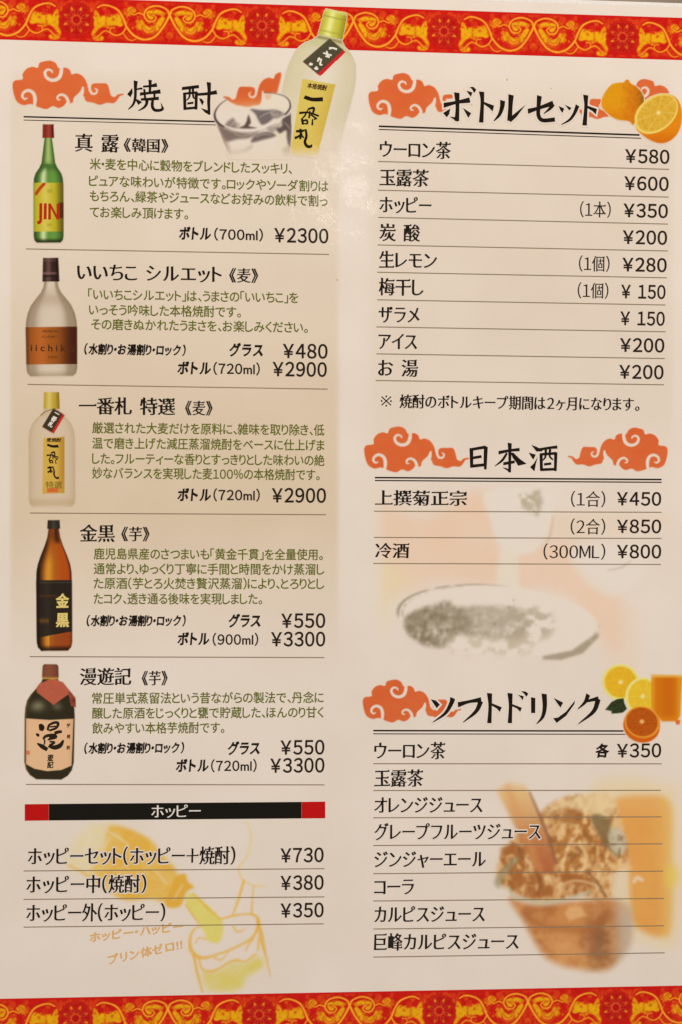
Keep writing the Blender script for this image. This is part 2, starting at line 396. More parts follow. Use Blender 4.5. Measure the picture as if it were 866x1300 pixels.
# ------------------------------------------------------------------ glyphs
_tc = bpy.data.curves.new('glyph_source', 'FONT'); _tc.size = 1
_to = bpy.data.objects.new('glyph_source', _tc); sc.collection.objects.link(_to)
_cache = {}
def loops_of(ch):
    if ch in _cache: return _cache[ch]
    _tc.body = ch; bpy.context.view_layer.update()
    k = _to.to_curve(bpy.context.evaluated_depsgraph_get()); out = []
    for s in k.splines:
        bp = s.bezier_points; n = len(bp); pts = []
        if n < 2: continue
        for i in range(n):
            a, b = bp[i], bp[(i + 1) % n]
            p0, p1, p2, p3 = [np.array(v[:2]) for v in (a.co, a.handle_right, b.handle_left, b.co)]
            ch_ = p3 - p0; L = np.hypot(*ch_)
            dev = 0 if L < 1e-9 else max(abs(np.cross(ch_, p1 - p0)), abs(np.cross(ch_, p2 - p0))) / L
            m = 1 if dev < 2e-3 else (3 if L < .12 else 6)
            for j in range(m):
                t = j / m; pts.append((1 - t) ** 3 * p0 + 3 * (1 - t) ** 2 * t * p1 + 3 * (1 - t) * t * t * p2 + t ** 3 * p3)
        q = [pts[0]]
        for v in pts[1:]:
            if np.hypot(*(v - q[-1])) > 1e-4: q.append(v)
        if np.hypot(*(q[0] - q[-1])) < 1e-4: q.pop()
        if len(q) > 2: out.append(np.array(q))
    _to.to_curve_clear(); _cache[ch] = out; return out
def area(p): return .5 * np.sum(p[:, 0] * np.roll(p[:, 1], -1) - np.roll(p[:, 0], -1) * p[:, 1])
def fatten(p, s, ax_, by_, rot=0):
    nxt = np.roll(p, -1, 0) - p; prv = p - np.roll(p, 1, 0)
    def nrm(e): n = np.stack([e[:, 1], -e[:, 0]], 1) * s; return n / (np.linalg.norm(n, axis=1, keepdims=True) + 1e-12)
    c, q = math.cos(rot), math.sin(rot); Rm = np.array([[c, -q], [q, c]]); S = np.diag([ax_, by_])
    n1, n2 = nrm(prv), nrm(nxt)
    b = n1 + n2; b /= np.maximum(np.linalg.norm(b, axis=1, keepdims=True), .35); dot = np.clip(np.sum(b * n1, 1), .45, 1)[:, None]
    m = b / dot
    m = np.clip(m, -1.6, 1.6)
    return p + (m @ Rm) @ S @ Rm.T
STYLE = {  # ax, by, rotation, serif, shear
    'sans': (0.022, 0.016, 0, False, 0), 'gothic': (0.014, 0.01, 0, False, 0), 'mincho': (0.015, -0.004, .12, True, 0),
    'serif': (0.012, -0.008, .1, True, 0), 'name': (0.03, -0.003, .2, True, 0), 'brush': (0.052, 0.026, .6, False, .1), 'light': (-.002, -.01, 0, True, 0),
    'heavy': (0.05, 0.03, .3, False, 0), 'halo': (0.075, 0.06, 0, False, 0)}
_gm = {}
def tri(loops):
    """nonzero winding union of closed loops -> verts, tris"""
    V = []; E = []
    for p in loops:
        b = len(V); n = len(p); V += [Vector((float(x), float(y))) for x, y in p]; E += [(b + i, b + (i + 1) % n) for i in range(n)]
    v, _, f, _, _, _ = delaunay_2d_cdt(V, E, [], 0, 1e-5)
    v = np.array([(a[0], a[1]) for a in v]); f = np.array([t for t in f if len(t) == 3])
    c = v[f].mean(1); wn = np.zeros(len(c), int)
    for p in loops:
        a, b = p, np.roll(p, -1, 0)
        for (x1, y1), (x2, y2) in zip(a, b):
            if y1 == y2: continue
            lo, hi = (y1, y2) if y1 < y2 else (y2, y1)
            hit = (c[:, 1] >= lo) & (c[:, 1] < hi) & (c[:, 0] < x1 + (c[:, 1] - y1) * (x2 - x1) / (y2 - y1))
            wn += np.where(hit, 1 if y2 > y1 else -1, 0)
    f = f[wn != 0]; t = v[f]
    ar = (t[:, 1, 0] - t[:, 0, 0]) * (t[:, 2, 1] - t[:, 0, 1]) - (t[:, 1, 1] - t[:, 0, 1]) * (t[:, 2, 0] - t[:, 0, 0])
    f[ar < 0] = f[ar < 0][:, ::-1]
    return v, f
def ccw(p): p = np.asarray(p, float); return p if area(p) > 0 else p[::-1]
def glyph(ch, style):
    key = (ch, style)
    if key in _gm: return _gm[key]
    L = loops_of(ch)
    if not L: _gm[key] = None; return None
    ax_, by_, rot, ser, sh = STYLE[style]
    s = 1 if area(max(L, key=lambda p: abs(area(p)))) > 0 else -1
    out = []; extra = []
    for p in L:
        q = fatten(p, s, ax_, by_, rot)
        if s < 0: q = q[::-1]; pp = p[::-1]
        else: pp = p
        out.append(q)
        if ser and ch not in '()（）￥¥0123456789ML%※・、。０１２３４５６７８９ＭＬ％':
            n = len(pp); d = np.roll(pp, -1, 0) - pp; ln = np.hypot(d[:, 0], d[:, 1])
            for i in range(n):
                e, pr, nx_ = d[i], d[i - 1], d[(i + 1) % n]; lp, lx = ln[i - 1], ln[(i + 1) % n]
                A, B = q[i], q[(i + 1) % n]
                if .045 < ln[i] < .11 and abs(e[0]) < .3 * ln[i] and e[1] > 0 and pr[0] > .9 * lp and nx_[0] < -.9 * lx and lp > .1 and lx > .1:
                    extra.append([(B[0] - .13, B[1] - .008), (B[0] + .012, B[1] - .03), (B[0] - .018, B[1] + .05), (B[0] - .05, B[1] + .035)])
                elif .045 < ln[i] < .11 and abs(e[1]) < .3 * ln[i] and e[0] < 0 and pr[1] > .9 * lp and nx_[1] < -.9 * lx and lp > .12 and lx > .12:
                    extra.append([(B[0] - .028, B[1] + .022), (B[0] + .004, B[1] - .06), (A[0], A[1] - .02), (A[0] + .004, A[1] - .004)])
                elif pr[1] > .93 * lp and e[0] < -.93 * ln[i] and lp > .12 and ln[i] > .16 and A[0] > .25:      # top right outer corner of a box
                    extra.append([(A[0] - .11, A[1] - .004), (A[0] + .02, A[1] - .03), (A[0] - .006, A[1] + .035), (A[0] - .04, A[1] + .03)])
    out += [ccw(e) for e in extra]
    if sh: out = [np.stack([p[:, 0] + sh * p[:, 1], p[:, 1]], 1) for p in out]
    v, f = tri(out); _gm[key] = (v, f, v[:, 0].min(), v[:, 0].max()); return _gm[key]
LATIN = set('0123456789()￥¥MLml%')
def text(name, s, x0, x1, yc, size, style='mincho', ink='black', parent=None, y1=None, layer=6, prop=True, halo=None, label=None, sq=(.78, 1.12), ysc=1.0, squeeze=None):
    """lay a line of print between measured x0 and x1, centred on measured yc"""
    A = pg(x0, yc); B = pg(x1, yc if y1 is None else y1)
    if y1 is None: B = (B[0], A[1])
    else: B = (float(B[0]), float(B[1]))
    W_ = float(np.hypot(B[0] - A[0], B[1] - A[1])); ang = math.atan2(float(B[1] - A[1]), float(B[0] - A[0])); S = size * lscale((x0 + x1) / 2, yc)
    items = []; pen = 0; raw = s
    s = ''.join(chr(ord(c) + 0xFEE0) if (c in '0123456789()ML%+' and size > 9) else c for c in s)
    for ch in s:
        if ch == ' ': pen += .42; continue
        g = glyph(ch, style)
        if g is None: pen += .4; continue
        v, f, a, b = g
        kanji = prop and '\u4e00' <= ch <= '\u9fff'
        if kanji: adv = 1.0; off = 0
        elif prop: sb = .045; adv = (b - a) + 2 * sb; off = -a + sb
        else: adv = 1.0; off = 0
        items.append((g, pen + off)); pen += adv
    g0, o0 = items[0]; g1, o1 = items[-1]
    lo = g0[2] + o0; hi = g1[3] + o1; nat = (hi - lo) * S
    r = W_ / nat; sx = min(max(r, sq[0]), sq[1]); n = max(len(items) - 1, 1)
    # horizontal scale of the letters first, the rest as tracking
    track = (W_ / S - (hi - lo) * sx) / n
    V = []; F = []; nb = 0; cy = .36 if all(c in LATIN or c == ' ' for c in raw) else .375
    HV = []; HF = []; hb = 0
    for i, ((v, f, a, b), o) in enumerate(items):
        px = (o - lo) * sx + i * track
        def put(v): X = (px + v[:, 0] * sx) * S; Y = (v[:, 1] - cy) * S * ysc; return np.stack([A[0] + X * math.cos(ang) - Y * math.sin(ang), A[1] + X * math.sin(ang) + Y * math.cos(ang)], 1)
        V.append(put(v)); F.append(f + nb); nb += len(v)
    V = np.vstack(V); F = np.vstack(F)
    if halo:
        for i, ((v, f, a, b), o) in enumerate(items):
            ch = [c for c in s if c != ' '][i]; g = glyph(ch, 'halo'); px = (o - lo) * sx + i * track
            X = (px + g[0][:, 0] * sx) * S; Y = (g[0][:, 1] - cy) * S
            HV.append(np.stack([A[0] + X, A[1] + Y], 1) if ang == 0 else np.stack([A[0] + X * math.cos(ang) - Y * math.sin(ang), A[1] + X * math.sin(ang) + Y * math.cos(ang)], 1)); HF.append(g[1] + hb); hb += len(g[0])
        hv = np.vstack(HV); HF = np.vstack(HF)
        # neighbours overlap: step each letter's halo by a hair
        zz = np.concatenate([np.full(len(h), Z0 + (5 + .12 * (k % 3)) * LAY) for k, h in enumerate(HV)])
        page_ink(mesh_obj('text_outline', np.column_stack([hv, zz]), HF, halo, parent))
    o = mesh_obj(name, np.column_stack([V, np.full(len(V), Z0 + layer * LAY)]), F, INK[ink], parent, label)
    return o
def strokes_obj(name, polys, ink, layer, label=None, halo=None, halo_w=2.2, parent=None):
    """polys: closed outlines in measured coordinates, joined into one printed shape"""
    def conv(ps):
        v, f = tri([ccw(p) for p in ps]); X, Y = pg(v[:, 0], v[:, 1]); return X, Y, f[:, ::-1]
    if halo:
        hp = [fatten(ccw(p), 1, halo_w, halo_w) for p in polys]
        X, Y, f = conv(hp); page_ink(mesh_obj('text_outline', np.column_stack([X, Y, np.full(len(X), Z0 + 5 * LAY)]), f, halo, parent))
    X, Y, f = conv(polys); return mesh_obj(name, np.column_stack([X, Y, np.full(len(X), Z0 + layer * LAY)]), f, INK[ink], parent, label)
def brush(pts):
    p = cat(np.asarray(pts, float), 6); d = np.gradient(p[:, :2], axis=0); n = np.stack([-d[:, 1], d[:, 0]], 1); n /= np.linalg.norm(n, axis=1, keepdims=True) + 1e-9
    a = p[:, :2] + n * p[:, 2:] / 2; b = p[:, :2] - n * p[:, 2:] / 2
    # slightly slanted pen ends
    t = (p[1, :2] - p[0, :2]); t /= np.linalg.norm(t) + 1e-9
    a[0] -= t * p[0, 2] * .12; b[0] += t * p[0, 2] * .08
    return np.vstack([a, b[::-1]])
def heading(ox, oy, s, strokes, polys, label, halo=None):
    out = [Z(ox, oy, s, brush(q)) for q in strokes] + [Z(ox, oy, s, closed(q, 3) if len(q) > 9 else q) for q in polys]
    strokes_obj('heading_text', out, 'black', 6, label, halo)
# 焼 酎
A1 = ([[(252, 112, 78), (247, 200, 62), (246, 310, 52), (240, 430, 50), (202, 545, 40), (118, 632, 18)], [(262, 268, 26), (345, 250, 34), (372, 262, 30)],
       [(515, 95, 66), (515, 200, 50), (508, 350, 44)], [(385, 215, 34), (520, 205, 44), (640, 184, 76)], [(330, 352, 62), (480, 335, 46), (705, 304, 78)],
       [(408, 262, 40), (425, 445, 40)], [(598, 285, 40), (592, 440, 40)], [(345, 450, 44), (500, 445, 50), (675, 430, 60)],
       [(455, 455, 62), (450, 530, 54), (400, 600, 40), (300, 658, 14)], [(562, 455, 50), (555, 570, 56), (592, 640, 56), (675, 652, 52), (742, 628, 50), (738, 590, 34), (712, 512, 6)]],
      [[(188, 240), (95, 355), (155, 412), (195, 330)], [(235, 440), (300, 552), (368, 500), (290, 452)]])
A2 = ([[(88, 252, 56), (400, 214, 58)], [(135, 330, 56), (143, 635, 56)], [(125, 345, 40), (370, 322, 42)], [(352, 310, 56), (345, 635, 52)],
       [(120, 622, 46), (360, 600, 44)], [(232, 240, 44), (224, 400, 34), (170, 470, 16)], [(288, 240, 44), (296, 400, 36), (335, 440, 20)], [(188, 526, 38), (298, 510, 38)],
       [(350, 362, 48), (560, 345, 54), (728, 318, 76)], [(580, 138, 80), (587, 300, 60), (578, 500, 58), (588, 728, 44)]],
      [[(435, 608), (560, 650), (606, 715), (590, 735), (510, 690)], [(400, 430), (450, 440), (492, 492), (460, 562), (430, 500)]])
def off(block, dx): return ([[(x + dx, y, w_) for x, y, w_ in q] for q in block[0]], [[(x + dx, y) for x, y in q] for q in block[1]])
b2 = off(A2, 70 * 14.433)
heading(155, 95, 14.433, A1[0] + b2[0], A1[1] + b2[1], 'large brush heading reading shochu')
# ボトルセット
def rel(q, dx): return [(p[0] + dx,) + tuple(p[1:]) for p in q]
D = 100 * 8.248
st = [[(165, 105, 58), (172, 250, 40), (165, 402, 50)], [(28, 237, 52), (160, 207, 34), (302, 182, 58)],
      [(425, 95, 56), (432, 200, 38), (420, 418, 48)], [(645, 188, 54), (638, 260, 46), (608, 340, 34), (552, 402, 10)], [(733, 128, 58), (726, 250, 46), (718, 400, 52)]]
st += [rel(q, D) for q in ([(205, 138, 52), (196, 250, 42), (196, 345, 42), (240, 394, 42), (368, 386, 46)], [(85, 300, 52), (200, 265, 36), (350, 214, 54)],
       [(348, 222, 50), (318, 268, 34), (250, 326, 8)], [(605, 238, 44), (572, 320, 34), (520, 390, 26), (433, 440, 8)], [(690, 130, 54), (692, 250, 36), (678, 448, 48)])]
po = [[(88, 354), (150, 362), (190, 395), (168, 410)], [(98, 270), (20, 318), (60, 364), (85, 330)], [(228, 264), (316, 320), (286, 370), (258, 320)],
      [(265, 83), (330, 102), (312, 148), (290, 120)], [(298, 46), (340, 44), (370, 75), (346, 110), (326, 70)], [(440, 198), (556, 240), (540, 302), (500, 262), (438, 218)],
      [(696, 388), (730, 414), (790, 360), (884, 232), (866, 246), (740, 348)]]
po += [rel(q, D) for q in ([(405, 244), (466, 270), (446, 318), (425, 290)], [(470, 230), (542, 264), (518, 292), (495, 262)], [(700, 238), (808, 275), (796, 334), (760, 298), (698, 262)])]
heading(560, 105, 8.248, st, po, 'large brush heading reading bottle set', halo_material(560, 130))
# 日本酒
D = 60 * 13.32
st = [[(140, 188, 64), (145, 515, 52)], [(110, 212, 46), (385, 166, 52)], [(385, 158, 66), (376, 400, 58), (376, 545, 40)], [(165, 350, 44), (312, 326, 48)], [(140, 490, 54), (370, 466, 48)],
      [(788, 100, 70), (790, 300, 50), (786, 592, 48)], [(600, 262, 58), (780, 226, 44), (955, 208, 56)], [(742, 268, 36), (662, 390, 42), (538, 490, 12)], [(680, 450, 50), (872, 416, 46)]]
po = [[(665, 510), (730, 522), (800, 560), (796, 604), (740, 560)], [(800, 262), (850, 262), (960, 368), (1076, 450), (930, 482), (900, 430), (840, 350)]]
st += [rel(q, D) for q in ([(480, 212, 48), (640, 182, 42), (794, 166, 54)], [(520, 290, 54), (525, 562, 50)], [(500, 292, 42), (775, 272, 46)], [(768, 255, 56), (760, 572, 46)], [(510, 550, 48), (770, 540, 44)],
       [(600, 205, 44), (592, 330, 34), (550, 392, 20)], [(672, 200, 44), (666, 320, 34), (722, 384, 24)], [(570, 460, 42), (692, 446, 40)])]
po += [rel(q, D) for q in ([(355, 130), (430, 158), (500, 190), (540, 192), (540, 240), (440, 242)], [(310, 260), (430, 295), (390, 378), (365, 350)], [(462, 330), (432, 450), (408, 578), (332, 505), (400, 440)])]
heading(588, 555, 13.32, st, po, 'large brush heading reading sake')
# ソフトドリンク
D = 115 * 7.53
st = [[(262, 122, 50), (248, 172, 42), (190, 268, 30), (72, 354, 8)], [(312, 186, 50), (420, 156, 30), (535, 138, 50)], [(532, 150, 48), (484, 250, 36), (362, 354, 8)],
      [(614, 76, 50), (620, 200, 34), (612, 362, 42)], [(810, 76, 50), (815, 200, 34), (808, 362, 42)]]
po = [[(52, 134), (100, 144), (140, 184), (110, 220), (85, 185)], [(630, 168), (732, 210), (712, 254), (680, 220), (628, 190)]]
st += [rel(q, D) for q in ([(165, 118, 42), (165, 265, 40)], [(270, 82, 50), (276, 200, 42), (256, 300, 32), (198, 370, 8)], [(692, 88, 42), (662, 160, 32), (592, 228, 8)],
       [(680, 152, 24), (790, 124, 40)], [(788, 130, 50), (742, 250, 38), (596, 370, 8)])]
po += [rel(q, D) for q in ([(-45, 175), (58, 215), (42, 254), (10, 222), (-48, 195)], [(20, 90), (76, 104), (65, 144), (45, 116)], [(48, 54), (95, 60), (120, 80), (100, 110), (80, 82)],
       [(360, 120), (452, 165), (426, 214), (395, 172)], [(355, 314), (402, 308), (480, 250), (566, 143), (560, 178), (480, 292), (390, 360)])]
heading(540, 870, 7.53, st, po, 'large brush heading reading soft drink', halo_material(560, 895))
# ------------------------------------------------------------------ ruled lines
def rule(xa, ya, xb, yb, w_, ink='grey_line', layer=3, name='ruled_line'):
    n = 10; xs = np.linspace(xa, xb, n); ys = np.linspace(ya, yb, n)
    h = w_ / 2; X0, Y0 = pg(xs, ys - h); X1, Y1 = pg(xs, ys + h)
    v = [(a, b, Z0 + layer * LAY) for a, b in zip(X0, Y0)] + [(a, b, Z0 + layer * LAY) for a, b in zip(X1, Y1)]
    return mesh_obj(name, v, [(n + i, n + i + 1, i + 1, i) for i in range(n - 1)], INK[ink])
for xa, ya, xb, yb, w_ in ((30, 148.2, 285, 154.7, 1.9), (30, 152.4, 285, 158.9, 1.0), (481, 160.3, 812, 171.4, 2.2), (481, 164.3, 814, 175.6, 1.2),
                           (476, 606.3, 840, 608.8, 2.0), (476, 610, 840, 612.3, 1.5), (474, 927.5, 792, 928, 2.0), (474, 931.6, 794, 932.2, 1.2)):
    rule(xa, ya, xb, yb, w_, 'black', name='heading_rule')
for q in ((33, 316, 418, 323), (35, 488, 416, 494), (38, 651.3, 414, 653.4), (38, 833.6, 412, 834.8), (33, 995.8, 412, 996.4),
          (30, 1105.7, 412, 1102.8), (30, 1141.8, 412, 1138.6), (30, 1177, 411, 1172.8)): rule(*q, 1.25)
for q in ((480, 205, 849.5, 215), (480, 241.5, 849, 250.2), (480, 276, 848, 284.5), (479.5, 311, 848, 318.6), (479, 345.6, 846.5, 352.7), (479, 380.6, 845, 387.2), (478, 415, 845, 421.2),
          (478, 449.2, 844, 455.2), (477, 483, 843, 488.5), (475, 649, 840, 650.4), (475, 682.3, 840, 683.6), (474, 715.3, 839, 716.6), (474, 969.5, 840, 969.7),
          (474, 1003.6, 839, 1003.3), (474, 1038.2, 840, 1037), (474, 1073.4, 841, 1071.2), (474, 1109.2, 842, 1105.9), (474, 1143.8, 843, 1140.6), (474, 1179.4, 843, 1175.3), (474, 1215, 844, 1209.6)):
    rule(*q, 1.25)
# ------------------------------------------------------------------ printed lines of text
def items(rows, dflt):
    for r in rows: text(*r[:1], **{**dflt, **r[1]}) if isinstance(r[1], dict) else None
N_, De, Pr = 'item_name_text', 'description_text', 'price_text'
nm = dict(style='name', size=24); ds = dict(style='gothic', ink='green', size=15.5, sq=(.7, 1.15)); pr = dict(style='sans', size=24, ink='soft_black')
def t(name, s, x0, x1, yc, **k): return text(name, s, x0, x1, yc, k.pop('size'), **k)
T_ = lambda s, a, b, y, **k: t(N_, s, a, b, y, **{**nm, **k})
D_ = lambda s, a, b, y, **k: t(De, s, a, b, y, **{**ds, **k})
P_ = lambda s, a, b, y, **k: t(Pr, s, a, b, y, **{**pr, **k})
B_ = lambda s, a, b, y, **k: t('serving_text', s, a, b, y, **{**dict(style='brush', size=18), **k})
V_ = lambda s, a, b, y, **k: t('volume_text', s, a, b, y, **{**dict(style='sans', size=17, ink='soft_black', sq=(.9, 1.2)), **k})
T_('真 露', 95, 152, 181, size=25); T_('《韓国》', 157, 214, 184, size=19)
D_('米・麦を中心に穀物をブレンドしたスッキリ、', 114, 371, 208); D_('ピュアな味わいが特徴です。ロックやソーダ割りは', 113, 417, 229.5)
D_('もちろん、緑茶やジュースなどお好みの飲料で割っ', 114, 416, 248.5); D_('てお楽しみ頂けます。', 114, 239, 269)
B_('ボトル', 227, 268, 296); V_('(700ml)', 272, 334, 297.5); P_('￥2300', 348, 417, 298.5)
T_('いいちこ シルエット', 98, 282, 345); T_('《麦》', 291, 328, 349.5, size=20)
D_('「いいちこシルエット」は、うまさの「いいちこ」を', 112, 379, 373.5); D_('いっそう吟味した本格焼酎です。', 113, 306, 393); D_('その磨きぬかれたうまさを、お楽しみください。', 116, 391, 411.5)
B_('(水割り・お湯割り・ロック)', 107, 236, 443, size=14.5); B_('グラス', 291, 334, 444); P_('￥480', 359, 416, 445.5)
B_('ボトル', 225, 268, 467); V_('(720ml)', 271, 330, 468); P_('￥2900', 346, 415, 468.5)
T_('一番札 特選', 100, 223, 515); T_('《麦》', 235, 270, 518, size=20)
D_('厳選された大麦だけを原料に、雑味を取り除き、低', 117, 412, 543); D_('温で磨き上げた減圧蒸溜焼酎をベースに仕上げま', 117, 412, 562.5)
D_('した。フルーティーな香りとすっきりとした味わいの絶', 117, 412, 582); D_('妙なバランスを実現した麦100%の本格焼酎です。', 117, 406, 600.5)
B_('ボトル', 225, 268, 628); V_('(720ml)', 271, 330, 628.5); P_('￥2900', 345, 414, 628.8)
T_('金黒', 101, 146, 677); T_('《芋》', 154, 190, 678, size=20)
D_('鹿児島県産のさつまいも「黄金千貫」を全量使用。', 119, 410, 703); D_('通常より、ゆっくり丁寧に手間と時間をかけ蒸溜し', 119, 412, 722)
D_('た原酒(芋とろ火焚き贅沢蒸溜)により、とろりとし', 119, 412, 740.5); D_('たコク、透き通る後味を実現しました。', 119, 333, 760)
B_('(水割り・お湯割り・ロック)', 110, 236, 788, size=14.5); B_('グラス', 290, 331, 788); P_('￥550', 357, 413, 788)
B_('ボトル', 225, 266, 811); V_('(900ml)', 270, 328, 812); P_('￥3300', 344, 413, 811.5)
T_('漫遊記', 101, 167, 859); T_('《芋》', 180, 213, 861, size=20)
D_('常圧単式蒸留法という昔ながらの製法で、丹念に', 117, 411, 886.5); D_('醸した原酒をじっくりと甕で貯蔵した、ほんのり甘く', 117, 411, 905.5); D_('飲みやすい本格芋焼酎です。', 117, 285, 924.5)
B_('(水割り・お湯割り・ロック)', 107, 234, 950, size=14.5); B_('グラス', 289, 330, 950); P_('￥550', 356, 412, 949)
B_('ボトル', 223, 265, 972); V_('(720ml)', 268, 326, 972.5); P_('￥3300', 343, 412, 972)
# header bar of the beer-mixer section
def quad(name, pts, ink, layer, label=None):
    X, Y = pg([q[0] for q in pts], [q[1] for q in pts]); return mesh_obj(name, [(a, b, Z0 + layer * LAY) for a, b in zip(X, Y)], [(3, 2, 1, 0)], ink, None, label)
red_ink = ink_material('bar_red_ink', (184, 4, 6)); bar_ink = ink_material('bar_black_ink', (14, 10, 6))
quad('bar_end', [(31.5, 1021), (62, 1020.6), (62, 1041.6), (31.5, 1042)], red_ink, 3); quad('bar_end', [(383, 1018), (413, 1017.6), (413, 1038.8), (383, 1039)], red_ink, 3)
quad('section_bar', [(62.15, 1020.6), (382.85, 1018), (382.85, 1039), (62.15, 1041.6)], bar_ink, 3, 'black section bar with red ends')
T_('ホッピー', 192, 255, 1030, size=19, style='mincho', ink='white')
hm = halo_material(200, 1100)
T_('ホッピーセット(ホッピー＋焼酎)', 35, 299, 1087, size=25, halo=hm, y1=1086); P_('￥730', 356, 411, 1086)
T_('ホッピー中(焼酎)', 33, 186, 1123, size=25, halo=hm, y1=1122); P_('￥380', 356, 411, 1121)
T_('ホッピー外(ホッピー)', 33, 210, 1159, size=25, halo=hm, y1=1158); P_('￥350', 356, 411, 1156)
for s, b, ya, extra, xe, yb, p_ in (('ウーロン茶', 573, 189, None, 850, 198, '￥580'), ('玉露茶', 545, 225, None, 849, 232.5, '￥600'), ('ホッピー', 548, 259.5, '(1本)', 848, 267, '￥350'),
        ('炭 酸', 534, 295, None, 847, 301, '￥200'), ('生レモン', 555, 329.5, '(1個)', 846.5, 335.8, '￥280'), ('梅干し', 538, 364, '(1個)', 845, 370, '￥ 150'),
        ('ザラメ', 533, 399, None, 844, 404, '￥ 150'), ('アイス', 530, 433, None, 843.5, 438, '￥200'), ('お 湯', 531, 467, None, 842.5, 472, '￥200')):
    xs = 482 - (ya - 189) * .007
    T_(s, xs, b, ya); P_(p_, xe - 56.5, xe, yb, style='sans', size=23)
    if extra: t('quantity_text', extra, xe - 111.5, xe - 72.5, yb - 1.4, style='serif', size=22, ink='soft_black')
strokes_obj('reference_mark', [brush([(484.5, 503.5, 1.4), (496.5, 514.5, 1.4)]), brush([(496.5, 503.5, 1.4), (484.5, 514.5, 1.4)])] + [[(a + 1.2 * math.cos(k), b + 1.2 * math.sin(k)) for k in np.linspace(0, 6.283, 9)[:-1]] for a, b in ((490.5, 503.2), (490.5, 515), (484.6, 509), (496.4, 509.2))], 'black', 6)
T_('焼酎のボトルキープ期間は2ヶ月になります。', 507, 812, 509.5, size=19, y1=513.5)
for s, b, ya, q, qa, p_ in (('上撰菊正宗', 593, 632, '(1合)', 725, '￥450'), (None, 0, 667, '(2合)', 724.5, '￥850'), ('冷酒', 520, 699, '(300ML)', 690, '￥800')):
    if s: T_(s, 476, b, ya, size=21)
    t('quantity_text', q, qa, 768.5, ya + 1.5, style='serif', size=22, ink='soft_black'); P_(p_, 783, 839.5, ya + 1.2, size=22.5)
for s, b, ya in (('ウーロン茶', 566, 953), ('玉露茶', 538, 988), ('オレンジジュース', 613, 1022), ('グレープフルーツジュース', 687, 1056), ('ジンジャーエール', 617, 1091), ('コーラ', 526, 1126), ('カルピスジュース', 616, 1161), ('巨峰カルピスジュース', 659, 1196)):
    T_(s, 475, b, ya, size=24, halo=halo_material(680, 1056) if 'グレープ' in s else None, y1=ya - (ya - 940) * .004)
t('quantity_text', '各', 756, 774, 953, style='brush', size=18); P_('￥350', 783, 839.5, 953, size=23)
# ------------------------------------------------------------------ printed bottles
def bottle(P, axis, prof, col):
    """axis ((x0,y0),(x1,y1)); prof [(t,halfwidth)] along it; col(t,u) -> colour"""
    a = np.array(axis[0], float); b = np.array(axis[1], float); d = (b - a); L = np.hypot(*d); d /= L; n = np.array([-d[1], d[0]])
    t = (P.X - a[0]) * d[0] + (P.Y - a[1]) * d[1]; u = -((P.X - a[0]) * n[0] + (P.Y - a[1]) * n[1])
    tp = np.array([q[0] for q in prof], float); hp = np.array([q[1] for q in prof], float)
    hw = np.interp(t, tp, hp); dist = np.maximum(np.abs(u) - hw, np.maximum(tp[0] - t, t - tp[-1]))
    return t, u / np.maximum(hw, .1), 1 - sm(-.9, .9, dist), u
def mixc(*cs):
    """cs: alternating weight arrays, colours; start colour first"""
    c = np.broadcast_to(np.array(cs[0], float), cs[1].shape + (3,))
    for w_, k in zip(cs[1::2], cs[2::2]): c = lerp(c, np.array(k, float), np.clip(w_, 0, 1)[..., None])
    return c
def gs(x, m, s): return np.exp(-((x - m) / s) ** 2)
BP = 'bottle_picture'; LT = 'label_text'; ZB = Z0 + 4 * LAY
# green soju bottle; local t from y=158
P = Pic(36, 154, 88, 312, .8)
t_, u, m, w_ = bottle(P, ((61.3, 158), (61.9, 308)), [(0, 6.6), (17, 7.2), (17.5, 4.6), (30, 6.2), (49, 8.6), (55, 11.5), (62, 16.2), (68, 18.2), (75, 18.8), (142, 18.9), (147, 18), (150, 15)], None)
c = mixc((86, 128, 48), np.abs(u) ** 3, (38, 62, 22), gs(u, -.35, .22) * sm(52, 58, t_), (196, 206, 150), gs(u, 0, .45) * (t_ < 50) * .9, (176, 182, 110), gs(u, .35, .3) * .35, (120, 170, 80),
         gs(t_, 54, 5) * .55, (50, 84, 30), sm(143, 150, t_), (28, 36, 14))
P.paint(m, c)
lab = m * sm(73.5, 74.5, t_) * (1 - sm(135.5, 136.5, t_))
P.paint(lab, mixc((182, 164, 30), gs(u, -.2, .4), (206, 186, 78), sm(.35, 1, u), (96, 84, 22), sm(-.8, -1, u), (140, 150, 50)))
P.paint(P.stroke([(46, 246), (51, 239), (56, 233.5)], 4, .8) * lab, (180, 60, 20)); P.paint(P.poly([(60, 240), (67, 240), (67, 245), (60, 245)], 1.4), (150, 140, 40), .5)
P.paint(P.poly([(60, 284), (66, 284), (66, 287), (60, 287)], 1.4), (150, 130, 30), .5)
P.paint(P.poly([(82, 257), (47, 258), (47, 277), (82, 277)], .8) * lab * sm(.55, .85, u), (70, 20, 8), .8)
cp = m * (1 - sm(16.5, 17.5, t_)); P.paint(cp, mixc((128, 34, 20), gs(u, .1, .4), (150, 56, 40), sm(.4, 1, u), (66, 14, 8)))
ob = P.build(BP, ZB, [('bottle_cap', cp), ('bottle_label', lab)], 'printed green soju bottle with yellow label and red cap')
text(LT, 'JIN', 47.2, 75.5, 267.2, 28, 'heavy', 'red', ob, layer=5, sq=(.5, 1.6), ysc=.98)
